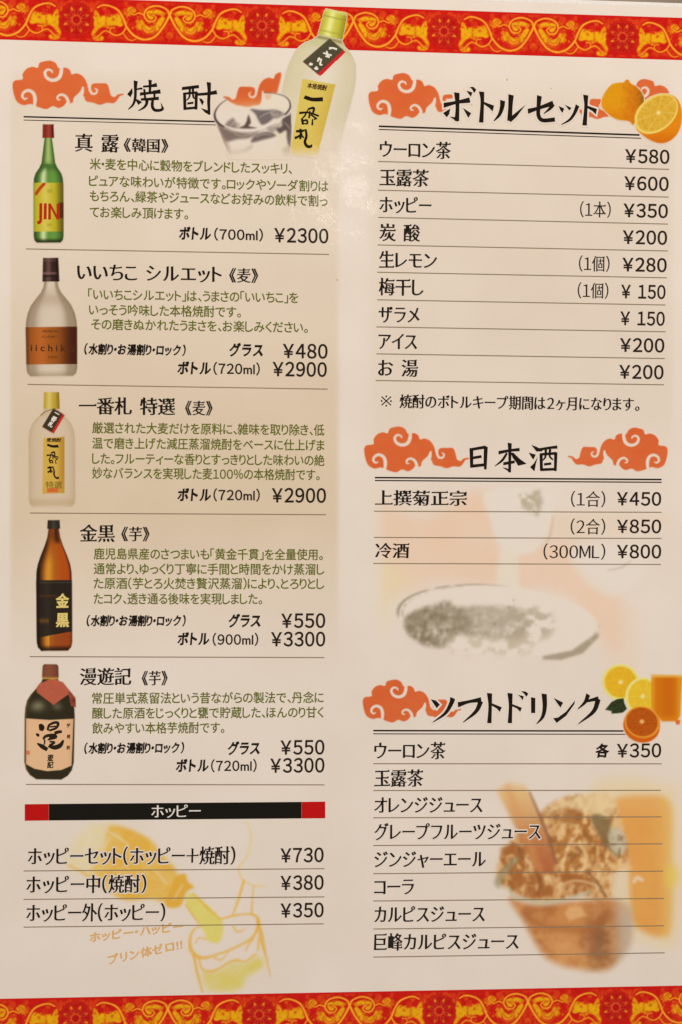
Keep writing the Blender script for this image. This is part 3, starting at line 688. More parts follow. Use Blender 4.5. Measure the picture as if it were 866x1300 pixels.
# frosted bottle with copper label
P = Pic(26, 322, 106, 484, .8)
t_, u, m, w_ = bottle(P, ((64.4, 327.5), (66, 478)), [(0, 9.6), (30, 10.6), (30.5, 8.6), (37, 9.6), (44, 13), (52, 19.5), (60, 25.5), (70, 29.8), (80, 32), (90, 32.6), (140, 32.2), (146, 31), (150, 27)], None)
c = mixc((208, 188, 166), np.abs(u) ** 3 * .85, (120, 96, 72), gs(u, -.72, .16) * .4, (140, 116, 92), gs(u, .72, .18) * .5, (132, 110, 84), gs(t_, 52, 9) * (np.abs(u) < 1) * .35, (150, 124, 96), sm(141, 150, t_) * .5, (150, 128, 90))
P.paint(m, c)
lab = m * sm(87, 88, t_) * (1 - sm(134.5, 135.5, t_)); P.paint(lab, mixc((150, 78, 22), sm(.1, .9, u), (66, 24, 6), gs(u, -.4, .3), (178, 94, 34), gs(u, -1, .12), (100, 50, 20)))
cp = m * (1 - sm(29.5, 30.5, t_)); P.paint(cp, mixc((48, 26, 22), gs(u, -.3, .35), (96, 66, 60), gs(t_, 19.5, 1.6) * .8, (126, 92, 84), gs(t_, 23, 1.2) * .6, (20, 8, 6), gs(t_, 3, 1.5) * .5, (110, 80, 74), sm(.4, 1, u), (24, 8, 6)))
for ya, xa, xb in ((420.5, 55, 74), (427.5, 55, 72), (453.5, 62, 72)): P.paint(P.stroke([(xa, ya, 2.2), (xb, ya, 2.2)], blur=1.4) * sm(.35, .5, fbm(P.X / 1.6, P.Y, 9)), (86, 42, 16), .7)
ob = P.build(BP, ZB, [('bottle_cap', cp), ('bottle_label', lab)], 'printed frosted bottle with copper label and dark cap')
text(LT, 'iichiko', 39, 95, 441, 12, 'sans', 'brown', ob, layer=5, sq=(.9, 1.1))
# pale frosted bottle with yellow label (small)
P = Pic(30, 494, 104, 648, .8)
t_, u, m, w_ = bottle(P, ((65.5, 498), (66.3, 643)), [(0, 9.4), (21, 10.2), (21.5, 8.5), (27, 12), (33, 19), (40, 25), (50, 28.5), (60, 29.4), (135, 29.6), (141, 28.5), (145, 25)], None)
c = mixc((207, 183, 155), np.abs(u) ** 4 * .6, (170, 142, 104), gs(u, -.55, .3) * .3, (200, 178, 140), gs(t_, 140, 5) * .45, (176, 146, 100), gs(t_, 27, 5) * .3, (180, 150, 110))
P.paint(m * .85, c)
def tag_box(P, cx, cy, w1, h1, ang, col, blur=.7):
    a = R(ang); c_, s_ = math.cos(a), math.sin(a)
    return P.poly([(cx + x * c_ - y * s_, cy + x * s_ + y * c_) for x, y in ((-w1, -h1), (w1, -h1), (w1, h1), (-w1, h1))], blur)
lab = P.poly([(55, 556), (82, 554.5), (82, 626), (54, 627)], .8); P.paint(lab, mixc((204, 164, 70), sm(70, 82, P.X), (178, 128, 40), sm(600, 625, P.Y) * .5, (200, 150, 70)))
P.paint(P.poly([(60, 620), (74, 619), (74, 625), (60, 625)], 1.2), (204, 84, 40), .8)
cp = m * (1 - sm(20.5, 21.5, t_)); P.paint(cp, mixc((182, 150, 50), gs(u, -.3, .4), (208, 184, 98), sm(.4, 1, u), (140, 108, 14)), 1.15)
hr = tag_box(P, 68.2, 534.5, 8.3, 13.8, 31, None); P.paint(hr, (190, 40, 34)); ht = tag_box(P, 66.6, 533.6, 6.9, 13.6, 31, None); P.paint(ht, (58, 46, 26))
P.paint(P.stroke([(52, 527), (57, 523), (62, 521), (70, 519)], 1.2), (110, 84, 40), .8)
ob = P.build(BP, ZB, [('bottle_cap', cp), ('hang_tag', hr), ('bottle_label', lab)], 'printed pale frosted bottle with yellow label and black hang tag')
def vtext(s, x, y, size, step, style, ink, parent, dx=0, ang=0):
    for i, ch in enumerate(s):
        cx_, cy_ = x + dx * i, y + step * i; h = size * .46; a = R(ang)
        text(LT, ch, cx_ - h * math.cos(a), cx_ + h * math.cos(a), cy_ - h * math.sin(a), size, style, ink, parent, y1=cy_ + h * math.sin(a), layer=5, sq=(.5, 1.3))
text(LT, '麦焼酎', 59, 78, 558.5, 5.5, 'brush', 'brown', ob, layer=5)
small_label = ob; text(LT, '特選', 58, 79, 615.5, 9.5, 'gothic', 'olive', ob, layer=5)
vtext('一番札', 72.5, 525, 7.5, 6.8, 'brush', 'white', ob, dx=-3.9, ang=31)
# amber bottle with black label
P = Pic(40, 656, 98, 830, .8)
t_, u, m, w_ = bottle(P, ((68.2, 660.5), (69.4, 826)), [(0, 7.4), (10.5, 8), (11, 6.6), (22, 8.3), (32, 11.5), (45, 16.8), (56, 20.6), (66, 22.2), (80, 22.6), (155, 22.4), (161, 21), (165.5, 17)], None)
c = mixc((168, 84, 16), sm(-.35, -1, u), (40, 22, 8), gs(u, -.32, .26) * sm(30, 60, t_), (206, 138, 40), sm(.15, .6, u) * .7, (176, 66, 6), sm(.8, 1, u), (60, 22, 4), (1 - sm(20, 34, t_)) * .75, (110, 50, 14), gs(u, .45, .35) * (1 - sm(24, 32, t_)) * .8, (48, 22, 10))
P.paint(m, c)
lab = m * sm(75.5, 76.5, t_) * (1 - sm(144.5, 146, t_ + u * 4)); P.paint(lab, mixc((34, 28, 20), gs(u, -.4, .25) * .5, (56, 44, 32), gs(t_, 96, 1.2) * (u < .2) * .7, (90, 40, 18), gs(t_, 127.5, 3) * (u < -.3) * .8, (112, 70, 28), gs(t_, 79, 1) * .5, (80, 70, 58)))
P.paint(m * sm(145, 147, t_ + u * 4) * (u > -.3), (140, 60, 24), .6); P.paint(m * sm(157, 165, t_), (34, 16, 8), .9)
P.paint(m * (1 - sm(-.9, -.75, u)) * (t_ > 60), (26, 16, 8), .8)
cp = m * (1 - sm(10.5, 11.2, t_)); P.paint(cp, mixc((40, 34, 26), gs(u, 0, .4), (60, 54, 44)))
ob = P.build(BP, ZB, [('bottle_cap', cp), ('bottle_label', lab)], 'printed amber bottle with black label and gold characters')
vtext('金黒', 79.4, 763, 19, 24, 'heavy', 'gold', ob)
# stout dark bottle with pink label
P = Pic(24, 840, 102, 996, .8)
t_, u, m, w_ = bottle(P, ((64.2, 843.5), (62, 990)), [(0, 8), (2, 9.8), (17, 10.4), (17.5, 9.6), (22, 11), (30, 17), (38, 24), (46, 29), (56, 31.2), (66, 31.8), (124, 31.4), (134, 29), (141, 24), (146, 16)], None)
c = mixc((44, 36, 20), gs(u, -.5, .3) * gs(t_, 53, 7), (120, 110, 84), gs(u, .3, .2) * gs(t_, 53, 5) * .8, (104, 96, 74), sm(-.85, -1, u) * .5, (120, 96, 50))
P.paint(m, c)
lab = m * P.poly([(33, 912), (63, 914), (93.5, 912.5), (91, 972), (78, 977.5), (60, 979), (44, 976), (33, 970)], .8)
P.paint(lab, mixc((222, 178, 134), sm(.7, 1, u) * .6, (200, 150, 100), sm(-.8, -1, u) * .6, (190, 130, 90), gs(fbm(P.X / 12, P.Y / 12, 4), .6, .1) * .3, (228, 170, 130)))
fo = P.poly([(50, 868), (66, 861), (80, 866), (96, 886), (96.5, 898), (90, 896), (87.5, 881), (68, 895), (47, 879), (46, 874)], .8); P.paint(fo, mixc((176, 84, 60), sm(84, 92, P.X), (110, 40, 28), gs(fbm(P.X / 8, P.Y / 8, 6), .5, .2) * .4, (192, 98, 72)))
cp = m * (1 - sm(15.5, 16.3, t_)); P.paint(cp, mixc((124, 66, 44), gs(u, -.2, .5) * .5, (142, 82, 58), sm(.5, 1, u) * .5, (90, 40, 26)))
P.paint(m * gs(t_, 17.5, 1.6), (206, 150, 60), .9)
P.paint(P.poly([(33, 953), (38, 953), (38, 958), (33, 958)], 1), (206, 96, 60), .8)
ob = P.build(BP, ZB, [('bottle_cap', cp), ('neck_wrap', fo), ('bottle_label', lab)], 'printed stout dark bottle with pink label and russet neck wrap')
strokes_obj(LT, [Z(20, 838, 8.13, brush(k_)) for k_ in ([(250, 660, 30), (268, 695, 62), (262, 730, 36)], [(212, 758, 16), (230, 775, 34), (238, 790, 12)], [(222, 858, 14), (270, 890, 44), (328, 925, 40)],
    [(330, 725, 24), (345, 672, 24), (400, 645, 28), (438, 652, 30), (418, 700, 26), (345, 728, 22)], [(352, 690, 16), (415, 682, 16)], [(400, 756, 34), (440, 742, 34), (478, 738, 28)], [(280, 812, 20), (320, 782, 32), (400, 775, 30), (412, 800, 24), (330, 822, 18)],
    [(345, 800, 20), (420, 798, 30)], [(350, 840, 18), (400, 850, 24), (352, 880, 26)], [(340, 884, 30), (400, 902, 46), (460, 880, 46), (494, 826, 20)], [(292, 800, 14), (300, 850, 16), (288, 880, 10)])], 'soft_black', 5, parent=ob); vtext('遊記', 64, 962, 9, 9, 'brush', 'soft_black', ob); vtext('芋焼酎', 87, 921, 5.5, 14, 'brush', 'brown', ob)
# ------------------------------------------------------------------ tumbler of iced liquor with the cloud behind it
P = Pic(268, 78, 374, 214, .85)
q = lambda pts: Z(270, 100, 8.66, pts)
lim = P.poly([(268, 78), (357.5, 78), (356.5, 98), (351.5, 117.5), (333, 118), (331, 134), (318, 137), (302, 134), (290, 128), (268, 150)], 1.6)
clm = cloud_paint(P, 420, 84.6, .19, True, col=(209, 88, 40), cut=lambda X, Y: lim)
body = P.poly(q([(15, 400), (30, 330), (90, 260), (200, 215), (400, 168), (560, 148), (700, 160), (810, 200), (862, 270), (864, 400), (862, 700), (800, 1000), (250, 1000), (150, 740), (50, 500)]), 1.6, True)
behind = np.clip(P.poly(q([(560, 150), (866, 150), (866, 1000), (700, 1000), (690, 400)]), 6), 0, 1)
P.paint(body * sm(120, 150, P.Y + .22 * (P.X - 300)), mixc((222, 205, 188), behind, (218, 204, 178)), .93)
P.paint(P.poly(q([(330, 310), (520, 300), (540, 200), (600, 160), (560, 150), (860, 150), (860, 330), (520, 340)]), 2.5) * body, (222, 206, 184), .85)
P.paint(clm * sm(138, 126, P.Y) if False else clm * (1 - sm(126, 138, P.Y) * .6), lerp(np.array([208, 92, 44.]), np.array([214, 116, 60.]), sm(118, 134, P.Y)[..., None]), .95)
P.paint(P.poly(q([(575, 170), (640, 165), (640, 215), (590, 230)]), 2, True), (222, 160, 128), .6)
for pts, b_, c_, k in (([(420, 335), (540, 345), (700, 345), (760, 380), (690, 420), (600, 490), (540, 505), (500, 450), (470, 390)], 2, (106, 92, 90), .95), ([(640, 340), (700, 350), (690, 400), (650, 430)], 2, (160, 146, 138), .6),
                      ([(700, 360), (800, 385), (760, 430), (690, 440)], 2, (140, 124, 116), .8), ([(140, 505), (190, 450), (235, 440), (262, 545), (200, 545)], 2.4, (118, 100, 92), .8), ([(225, 470), (300, 500), (270, 560)], 2.4, (150, 134, 122), .6),
                      ([(395, 400), (420, 480), (400, 520), (490, 545), (300, 545), (350, 510), (372, 470)], 1.6, (78, 62, 54), .95),
                      ([(50, 500), (130, 535), (230, 580), (400, 600), (500, 590), (400, 650), (270, 665), (150, 690), (95, 620)], 3, (112, 94, 84), .9), ([(430, 700), (450, 640), (540, 590), (640, 590), (690, 630), (560, 670)], 2.4, (104, 88, 82), .95),
                      ([(600, 540), (700, 510), (760, 480), (700, 560), (640, 600)], 3, (150, 134, 124), .8), ([(770, 440), (864, 390), (864, 600), (800, 570), (740, 600), (700, 550), (760, 520)], 2, (84, 70, 66), .95),
                      ([(815, 590), (862, 590), (856, 740), (828, 720)], 2, (96, 80, 76), .9), ([(180, 800), (330, 780), (430, 730), (400, 790), (250, 830)], 4, (168, 148, 122), .7),
                      ([(770, 780), (864, 740), (850, 850), (790, 870)], 4, (160, 134, 104), .7), ([(100, 640), (160, 680), (210, 820), (180, 830)], 3, (150, 128, 106), .6)):
    P.paint(P.poly(q(pts), b_, True) * body, c_, k)
for pts in ([(640, 380, 12), (690, 400, 16), (720, 380, 8)], [(520, 420, 8), (600, 380, 12), (660, 360, 6)], [(200, 520, 8), (240, 470, 10), (260, 450, 6)], [(480, 640, 8), (560, 610, 12), (640, 620, 6)], [(240, 610, 6), (330, 630, 10), (430, 610, 6)], [(790, 480, 8), (830, 520, 10), (850, 560, 6)]):
    P.paint(P.stroke(q(pts), blur=1.2), (196, 180, 166), .6)
P.paint(P.stroke(q([(120, 512, 10), (220, 548, 18), (330, 566, 20), (470, 556, 18), (600, 505, 18), (720, 445, 18), (856, 385, 14)]), blur=.8), (220, 204, 190), .97)
P.paint(P.stroke(q([(140, 530, 4), (250, 585, 6), (400, 590, 6), (560, 560, 5), (700, 490, 4)]), blur=.8), (120, 104, 96), .6)
P.paint(P.stroke(q([(165, 222, 5), (80, 285, 9), (28, 365, 17), (30, 440, 24), (70, 495, 24), (125, 528, 14)]), blur=.8), (62, 44, 44), .97)
P.paint(P.stroke(q([(560, 150, 5), (680, 162, 6), (790, 192, 9), (846, 250, 14), (850, 325, 18), (800, 392, 16)]), blur=.8), (66, 50, 48), .95)
P.paint(P.stroke(q([(60, 520, 14), (140, 720, 12), (215, 880, 8)]), blur=1.4), (140, 112, 90), .75)
P.paint(P.stroke(q([(858, 380, 8), (856, 600, 10), (850, 730, 8)]), blur=1.2), (100, 84, 80), .7)
P.soften(1)
dn = sm(176, 205, P.Y); P.c = lerp(P.c, page_colour(P.X, P.Y), dn[..., None]); P.a = np.maximum(clm, body) * (1 - dn * .999)
P.a = np.where((P.X > 357) & (P.Y > 128), (body > .5) * (1 - dn * .999), P.a)
P.build('drinking_glass_picture', ZB + LAY * .6, [('cloud_emblem', clm)], 'printed tumbler with ice and an orange cloud behind its rim')
# large frosted bottle leaning right
P = Pic(346, 8, 458, 216, .85)
t_, u, m, w_ = bottle(P, ((427, 14), (381, 214)), [(0, 13.4), (4, 14.8), (33, 16), (36, 15.2), (42, 21), (48, 30), (55, 36), (62, 40), (77, 43.5), (92, 45), (150, 43), (205, 38)], None)
c = mixc((214, 198, 172), np.abs(u) ** 4 * .5, (190, 174, 132), gs(u, -.7, .25) * .5, (206, 196, 150), gs(u, .75, .2) * .45, (208, 190, 156), gs(t_, 44, 9) * .4, (178, 176, 112), gs(u, .1, .3) * sm(50, 80, t_) * .5, (226, 214, 196))
fd = 1 - sm(120, 195, P.Y - (P.X - 400) * .4)
m2 = m * lerp(fd, 1, (P.Y < 110)); P.paint(np.where(P.Y < 64, (m > .5) * 1.0, m2), c)
lab = P.poly([(384, 100), (426, 107.5), (402, 202), (368, 196)], .9, False)
lf = 1 - sm(182, 204, P.Y); P.paint(lab * lf, mixc((208, 182, 84), sm(.0, .8, u) * .9, (186, 142, 40), sm(150, 200, P.Y) * .5, (216, 180, 84), gs(fbm(P.X / 14, P.Y / 14, 3), .5, .12) * .2, (216, 190, 104)))
cp = m * (1 - sm(33, 34.2, t_)); P.paint((cp > .5) * 1., mixc((190, 182, 66), gs(u, -.25, .3), (226, 220, 130), sm(.3, 1, u), (150, 138, 26), gs(t_, 9, 1) * .5, (130, 124, 30), gs(t_, 28, 1.2) * .5, (150, 144, 44), sm(-.7, -1, u) * .5, (160, 150, 50), gs(t_, 1.5, 2.2) * .6, (214, 206, 120)))
P.paint(m * gs(t_, 37, 2.2), (120, 112, 50), .7)
hr = P.poly([(419, 49.5), (439, 66), (406.5, 97), (384.5, 78.5)], .6); P.paint((hr > .5) * 1., (200, 28, 34)); ht = P.poly([(418.5, 49), (436, 63.5), (403, 94), (384.5, 78)], .7); P.paint(ht, mixc((72, 66, 44), gs(fbm(P.X / 7, P.Y / 7, 3), .5, .1) * .3, (92, 84, 60)))
P.build('bottle_picture', ZB + LAY * .3, [('bottle_cap', cp), ('hang_tag', hr), ('bottle_label', lab * lf)], 'large printed frosted bottle leaning right with gold cap, yellow label and hang tag', thr=.05)
ob = bpy.context.scene.objects[-1] if False else [o for o in menu.children if o.get('label', '').startswith('large printed')][0]
text(LT, '本格焼酎', 390, 415.5, 108.2, 7.5, 'brush', 'brown', ob, layer=5.5, y1=112)
q = lambda pts: Z(350, 0, 6.19, pts)
sb = lambda pts: q(brush(pts))
BIG = [brush([(226, 762, 30), (290, 782, 30), (372, 780, 34)]), brush([(262, 848, 8), (232, 905, 14)]), brush([(255, 858, 14), (300, 850, 20), (290, 900, 14)]), brush([(186, 888, 20), (260, 885, 14), (340, 912, 16)]), brush([(270, 870, 12), (262, 930, 16)]),
                 brush([(235, 905, 14), (205, 935, 10)]), brush([(275, 900, 14), (325, 935, 14)]), brush([(208, 935, 20), (214, 980, 18)]), brush([(215, 950, 14), (245, 945, 16), (250, 975, 16)]), brush([(215, 970, 10), (250, 975, 12)]), brush([(290, 935, 10), (288, 985, 16)]), brush([(300, 940, 12), (322, 930, 12)]),
                 brush([(160, 1032, 18), (200, 1030, 22), (228, 1025, 14)]), brush([(195, 1012, 16), (198, 1060, 20), (192, 1095, 16)]), brush([(150, 1085, 22), (175, 1075, 18), (210, 1050, 14)]), brush([(200, 1060, 16), (222, 1085, 12)]),
                 brush([(236, 1015, 16), (242, 1070, 20), (230, 1115, 22), (246, 1148, 24), (275, 1152, 22), (284, 1135, 10)])]
strokes_obj(LT, [q(p_) for p_ in BIG], 'black', 5.5, parent=ob)
strokes_obj(LT, [np.stack([67.8 + (p_[:, 0] + .25 * (p_[:, 1] - 960) - 258) / 10.6, 586 + (p_[:, 1] - 960) / 9.2], 1) for p_ in BIG], 'black', 5, parent=small_label)
strokes_obj(LT, [sb([(420, 380, 20), (450, 378, 14), (482, 388, 16)]), sb([(375, 415, 14), (400, 425, 12), (440, 435, 14)]), sb([(400, 400, 12), (412, 440, 16)]), sb([(392, 440, 14), (425, 450, 14)]), sb([(330, 462, 12), (365, 470, 14)]),
                 sb([(345, 452, 12), (330, 485, 14)]), sb([(360, 465, 12), (350, 505, 14), (368, 510, 12)]), sb([(262, 505, 16), (292, 505, 16)]), sb([(275, 492, 10), (278, 515, 12)]), sb([(305, 535, 16), (335, 542, 16)]), sb([(322, 522, 12), (318, 550, 12)])], 'white', 5.5, parent=ob)
# ------------------------------------------------------------------ lemons
P = Pic(758, 96, 868, 186, .8)
q = lambda pts: Z(740, 90, 6.873, pts)
lem = P.poly(q([(160, 280), (185, 200), (250, 120), (320, 102), (358, 100), (372, 80), (398, 78), (420, 110), (470, 140), (520, 200), (530, 270), (470, 400), (440, 470), (400, 440), (300, 425), (230, 385), (175, 330)]), .8, True)
uu = (P.X - 765) / 50; P.paint(lem, mixc((214, 142, 8), sm(.35, .9, uu), (196, 104, 0), sm(.8, 1.1, uu), (140, 84, 0), gs(P.Y, 148, 9) * .5, (206, 104, 4), gs(fbm(P.X / 3, P.Y / 3, 2), .6, .1) * .25, (230, 160, 24)))
P.paint(P.stroke(q([(358, 110), (352, 150), (360, 170)]), 1.2, 1.2), (180, 106, 0), .5)
rnd = P.poly(q([(450, 380), (480, 320), (560, 250), (650, 208), (740, 202), (820, 240), (860, 330), (862, 440), (830, 540), (760, 610), (680, 632), (600, 610), (520, 560), (465, 500)]), .8, True)
P.paint(rnd, mixc((218, 128, 8), sm(160, 182, P.Y), (206, 104, 4)))
ci = P.ell(740 + 640 / 6.873, 90 + 375 / 6.873, 31.0, 21.6, .8, R(-38)); P.paint(ci * rnd, (226, 196, 96))
fi = P.ell(740 + 645 / 6.873, 90 + 372 / 6.873, 28.3, 18.8, .8, R(-38)); cx_, cy_ = 740 + 660 / 6.873, 90 + 365 / 6.873
an = np.arctan2(P.Y - cy_, P.X - cx_); seg = np.abs(np.sin(an * 4.5)); rr = np.hypot(P.X - cx_, P.Y - cy_)
P.paint(fi * rnd, mixc((206, 156, 40), gs(fbm(P.X / 4, P.Y / 4, 12), .55, .12) * .5, (222, 178, 70), (1 - sm(0, .25, seg)) * .5, (228, 200, 116), 1 - sm(1, 4, rr), (232, 206, 140)))
P.build('lemon_picture', ZB, [('cut_half_lemon', rnd)], 'printed whole lemon with a cut half lemon in front')
# ------------------------------------------------------------------ orange slices and juice glass
P = Pic(758, 840, 868, 946, .8)
q = lambda pts: Z(740, 830, 6.873, pts)
def slice_(cx, cy, rx, ry, rot, rind, pith, flesh, k):
    c0 = P.ell(cx, cy, rx, ry, .9, R(rot)); P.paint(c0, rind); P.paint(P.ell(cx, cy, rx - 1.8, ry - 1.8, .9, R(rot)), pith); f_ = P.ell(cx, cy, rx - 3.6, ry - 3.6, .9, R(rot))
    a_ = np.arctan2(P.Y - cy, P.X - cx); r_ = np.hypot(P.X - cx, P.Y - cy); s_ = np.abs(np.sin(a_ * 5))
    P.paint(f_, mixc(flesh, gs(fbm(P.X / 3, P.Y / 3, k), .6, .12) * .4, tuple(np.array(flesh) + 18), (1 - sm(0, .22, s_)) * .35, pith, 1 - sm(1, 4.5, r_), (232, 212, 140))); return c0
s1 = slice_(788, 866, 23.5, 23, 20, (226, 212, 120), (224, 206, 100), (220, 168, 30), 1)
s2 = slice_(816, 884, 22, 24.5, 10, (228, 214, 140), (226, 210, 112), (222, 180, 40), 5)
P.paint(P.poly(q([(598, 180), (862, 185), (866, 200), (850, 540), (820, 590), (690, 590), (650, 540), (600, 480)]), 1.6), mixc((206, 112, 4), gs(P.X, 848, 8) * .5, (196, 90, 0), gs(P.X, 863, 4), (218, 140, 20), gs(P.X, 829, 3) * .7, (222, 150, 40), (1 - sm(858, 862, P.Y)) * .8, (230, 180, 90), sm(905, 915, P.Y) * .6, (224, 136, 20)))
ju = P.poly(q([(598, 180), (870, 185), (850, 560), (820, 590), (690, 590), (600, 480)]), 1.0)
P.paint(P.poly(q([(195, 488), (250, 420), (300, 395), (355, 388), (362, 430), (385, 480), (350, 512), (300, 520), (250, 522), (250, 500)]), .8), mixc((36, 46, 20), gs(fbm(P.X / 4, P.Y / 4, 3), .5, .1) * .5, (62, 74, 32)))
lf_ = P.poly(q([(195, 488), (250, 420), (300, 395), (355, 388), (362, 430), (385, 480), (350, 512), (300, 520), (250, 522), (250, 500)]), .8)
P.paint(P.poly(q([(806, 585), (850, 575), (845, 615), (815, 618)]), 1), (214, 90, 30), .9)
s3 = P.ell(814.5, 921.5, 23.5, 21, .9, R(20)); P.paint(s3, (206, 90, 8))
P.paint(P.ell(815.5, 917, 23, 20, .9, R(15)), (222, 140, 40)); cx_, cy_ = 815, 916
a_ = np.arctan2(P.Y - cy_, P.X - cx_); r_ = np.hypot(P.X - cx_, P.Y - cy_)
P.paint(P.ell(815, 916.5, 20, 18, .9, R(15)), mixc((176, 76, 4), gs(fbm(P.X / 3, P.Y / 3, 15), .6, .12) * .4, (196, 96, 16), (1 - sm(0, .2, np.abs(np.sin(a_ * 5)))) * .25, (206, 120, 40), 1 - sm(1, 4.5, r_), (230, 176, 110)))
P.build('fruit_picture', ZB, [('blood_orange_slice', np.maximum(s3, P.ell(815.5, 917, 23, 20, .9, R(15)))), ('leaf', lf_), ('juice_glass', ju), ('lemon_slice', s2), ('lemon_slice', s1)], 'printed citrus slices, leaf and glass of orange juice')
# ------------------------------------------------------------------ faded sake cup picture
P = Pic(472, 612, 862, 856, 1.3)
q = lambda pts: Z(470, 610, 2.187, pts)
fx = fbm(P.X / 40, P.Y / 40, 40)
for pts, b, c_, k in (([(-20, 60), (150, 100), (310, 30), (360, 160), (345, 290), (200, 280), (90, 310), (-20, 330)], 16, (230, 190, 158), .75), ([(-20, 220), (120, 270), (60, 330), (30, 420), (-20, 420)], 18, (226, 208, 166), .8),
                      ([(410, 190), (500, 170), (560, 180), (600, 260), (700, 340), (690, 470), (630, 420), (560, 330), (480, 300), (410, 290)], 13, (232, 192, 162), .75), ([(500, 90), (800, 100), (800, 130), (560, 170), (500, 160)], 13, (226, 198, 172), .6),
                      ([(640, 380), (740, 360), (740, 560), (660, 520)], 18, (228, 198, 172), .5)):
    P.paint(P.poly(q(pts), b, True) * (.75 + .5 * (fx - .3)), c_, k)
P.paint(P.poly(q([(325, 30), (500, 30), (505, 100), (480, 170), (450, 200), (400, 205), (360, 180), (330, 100)]), 3.5, True), (225, 211, 196), .9)
P.paint(P.poly(q([(360, 190), (410, 190), (415, 300), (350, 300)]), 3), (226, 212, 192), .7)
P.paint(P.stroke(q([(508, 100, 3), (500, 150, 5), (488, 180, 2)]), blur=1.5), (200, 172, 136), .7)
fn = fbm(P.X / 7, P.Y / 7, 50)
P.paint(P.poly(q([(415, 40), (470, 25), (480, 60), (465, 100), (440, 85), (415, 70)]), 4) * sm(.35, .55, fn), (176, 162, 134), .8)
P.paint(P.poly(q([(560, 190), (750, 190), (760, 260), (680, 320), (600, 280)]), 8, True), (226, 211, 196), .8)
P.paint(P.stroke(q([(660, 250, 2), (700, 240, 4), (725, 222, 1)]), blur=1.5), (170, 152, 130), .6)
ce = (P.X - (470 + 356 / 2.187)) / (283 / 2.187); cyy = (P.Y - (610 + 388 / 2.187) - ce * 10) / (98 / 2.187); rad = np.hypot(ce, cyy)
P.paint(1 - sm(.96, 1.01, rad), (226, 211, 194), .95)
fo_ = fbm(P.X / 14, P.Y / 14, 60)
P.paint(np.exp(-((rad - .985) / .016) ** 2) * (ce < .1) * (cyy < .35) * sm(.3, .5, fo_) * (1 - sm(-.3, .25, ce)), (146, 130, 108), .85)
P.paint(np.exp(-((rad - .94) / .012) ** 2) * (ce < -.35) * (cyy < .1) * sm(.35, .6, fn), (164, 148, 124), .6)
pool = P.poly(q([(95, 400), (110, 370), (160, 350), (215, 335), (240, 350), (330, 348), (380, 350), (420, 356), (440, 400), (410, 440), (330, 440), (250, 430), (210, 460), (160, 458), (120, 440)]), 5, True)
n1 = fbm(P.X / 11, P.Y / 9, 70, 5); dk = lerp(1.0, .55, sm(540, 640, P.X))
n4 = .6 * n1 + .4 * fbm(P.X / 4, P.Y / 4, 72, 3); P.paint(pool * sm(.15, .62, n4 + .12 * gs(P.Y, 778, 22)) * dk, (146, 130, 106), .9); P.paint(pool * sm(.46, .7, n4) * dk * (1 - sm(560, 640, P.X) * .6), (122, 106, 82), .6)
P.paint(P.poly(q([(400, 350), (500, 370), (500, 430), (430, 450), (380, 460)]), 7, True) * sm(.48, .62, n1), (176, 160, 136), .7)
P.paint(P.poly(q([(200, 430), (420, 440), (440, 480), (240, 480)]), 8, True) * sm(.5, .66, n1), (196, 180, 154), .7)
P.paint(P.poly(q([(480, 488), (560, 472), (620, 430), (637, 402), (634, 435), (590, 480), (530, 498), (480, 497)]), 2.2) * sm(.2, .45, n1), (158, 142, 116), .85)
for sx_, sy_, r_ in ((448, 762, 1.2), (646, 771, 1.6), (652, 762, 1), (628, 792, 2), (665, 798, 1.2)): P.paint(P.ell(sx_, sy_, r_, r_, .9), (140, 124, 98), .7)
P.soften(1); fe = sm(472, 496, P.X) * sm(612, 624, P.Y); P.c = lerp(page_colour(P.X, P.Y), P.c, fe[..., None]); P.a *= fe
P.build('sake_cup_picture', Z0 + LAY, label='faded printed picture of sake poured into a shallow cup', thr=.01)
# ------------------------------------------------------------------ faded iced drink picture
P = Pic(596, 965, 868, 1252, 1.15)
q = lambda pts: Z(600, 960, 3.2556, pts)
n1 = fbm(P.X / 12, P.Y / 12, 80, 5); n2 = fbm(P.X / 5.5, P.Y / 7, 90, 4); n3 = fbm(P.X / 30, P.Y / 30, 95)
P.paint(P.poly(q([(500, 130), (640, 90), (800, 120), (850, 200), (850, 740), (720, 770), (640, 690), (600, 300)]), 15, True), (228, 200, 150), .7)
jc = mixc((222, 148, 62), sm(1010, 1040, 1050 - 0 * P.Y) * 0 + (1 - sm(1000, 1050, P.Y)), (226, 168, 100), gs(n3, .6, .15) * .5, (226, 158, 70), gs(P.X, 852, 14) * .8, (226, 176, 90))
P.paint(P.poly(q([(585, 180), (700, 160), (815, 190), (825, 400), (822, 700), (780, 745), (700, 720), (655, 660), (640, 420), (600, 260)]), 7, True), jc, .95)
P.paint(P.ell(853, 1112, 9, 14, 8), (226, 196, 80), .7); P.paint(P.stroke(q([(668, 520, 14), (680, 502, 18), (702, 512, 14)]), blur=1.2), (232, 206, 176), .8)
crema = P.poly(q([(100, 500), (120, 400), (200, 310), (300, 215), (380, 170), (480, 160), (560, 165), (600, 230), (630, 330), (640, 420), (600, 470), (570, 590), (440, 575), (330, 605), (200, 580), (130, 540)]), 5, True)
P.paint(crema, mixc((208, 152, 92), sm(.42, .62, n1), (178, 108, 46), sm(.5, .66, n2), (226, 184, 124), (1 - sm(.3, .42, n2)) * .75, (136, 82, 34), sm(1010, 1035, 1060 - P.Y + 10 * n1) * .45, (230, 198, 140)))
P.paint(P.poly(q([(380, 180), (560, 150), (590, 230), (520, 260), (400, 215), (300, 240)]), 5, True), (232, 204, 152), .75)
P.paint(P.poly(q([(300, 230), (440, 220), (440, 280), (350, 270), (300, 250)]), 3, True) * sm(.4, .6, n2), (150, 92, 40), .8)
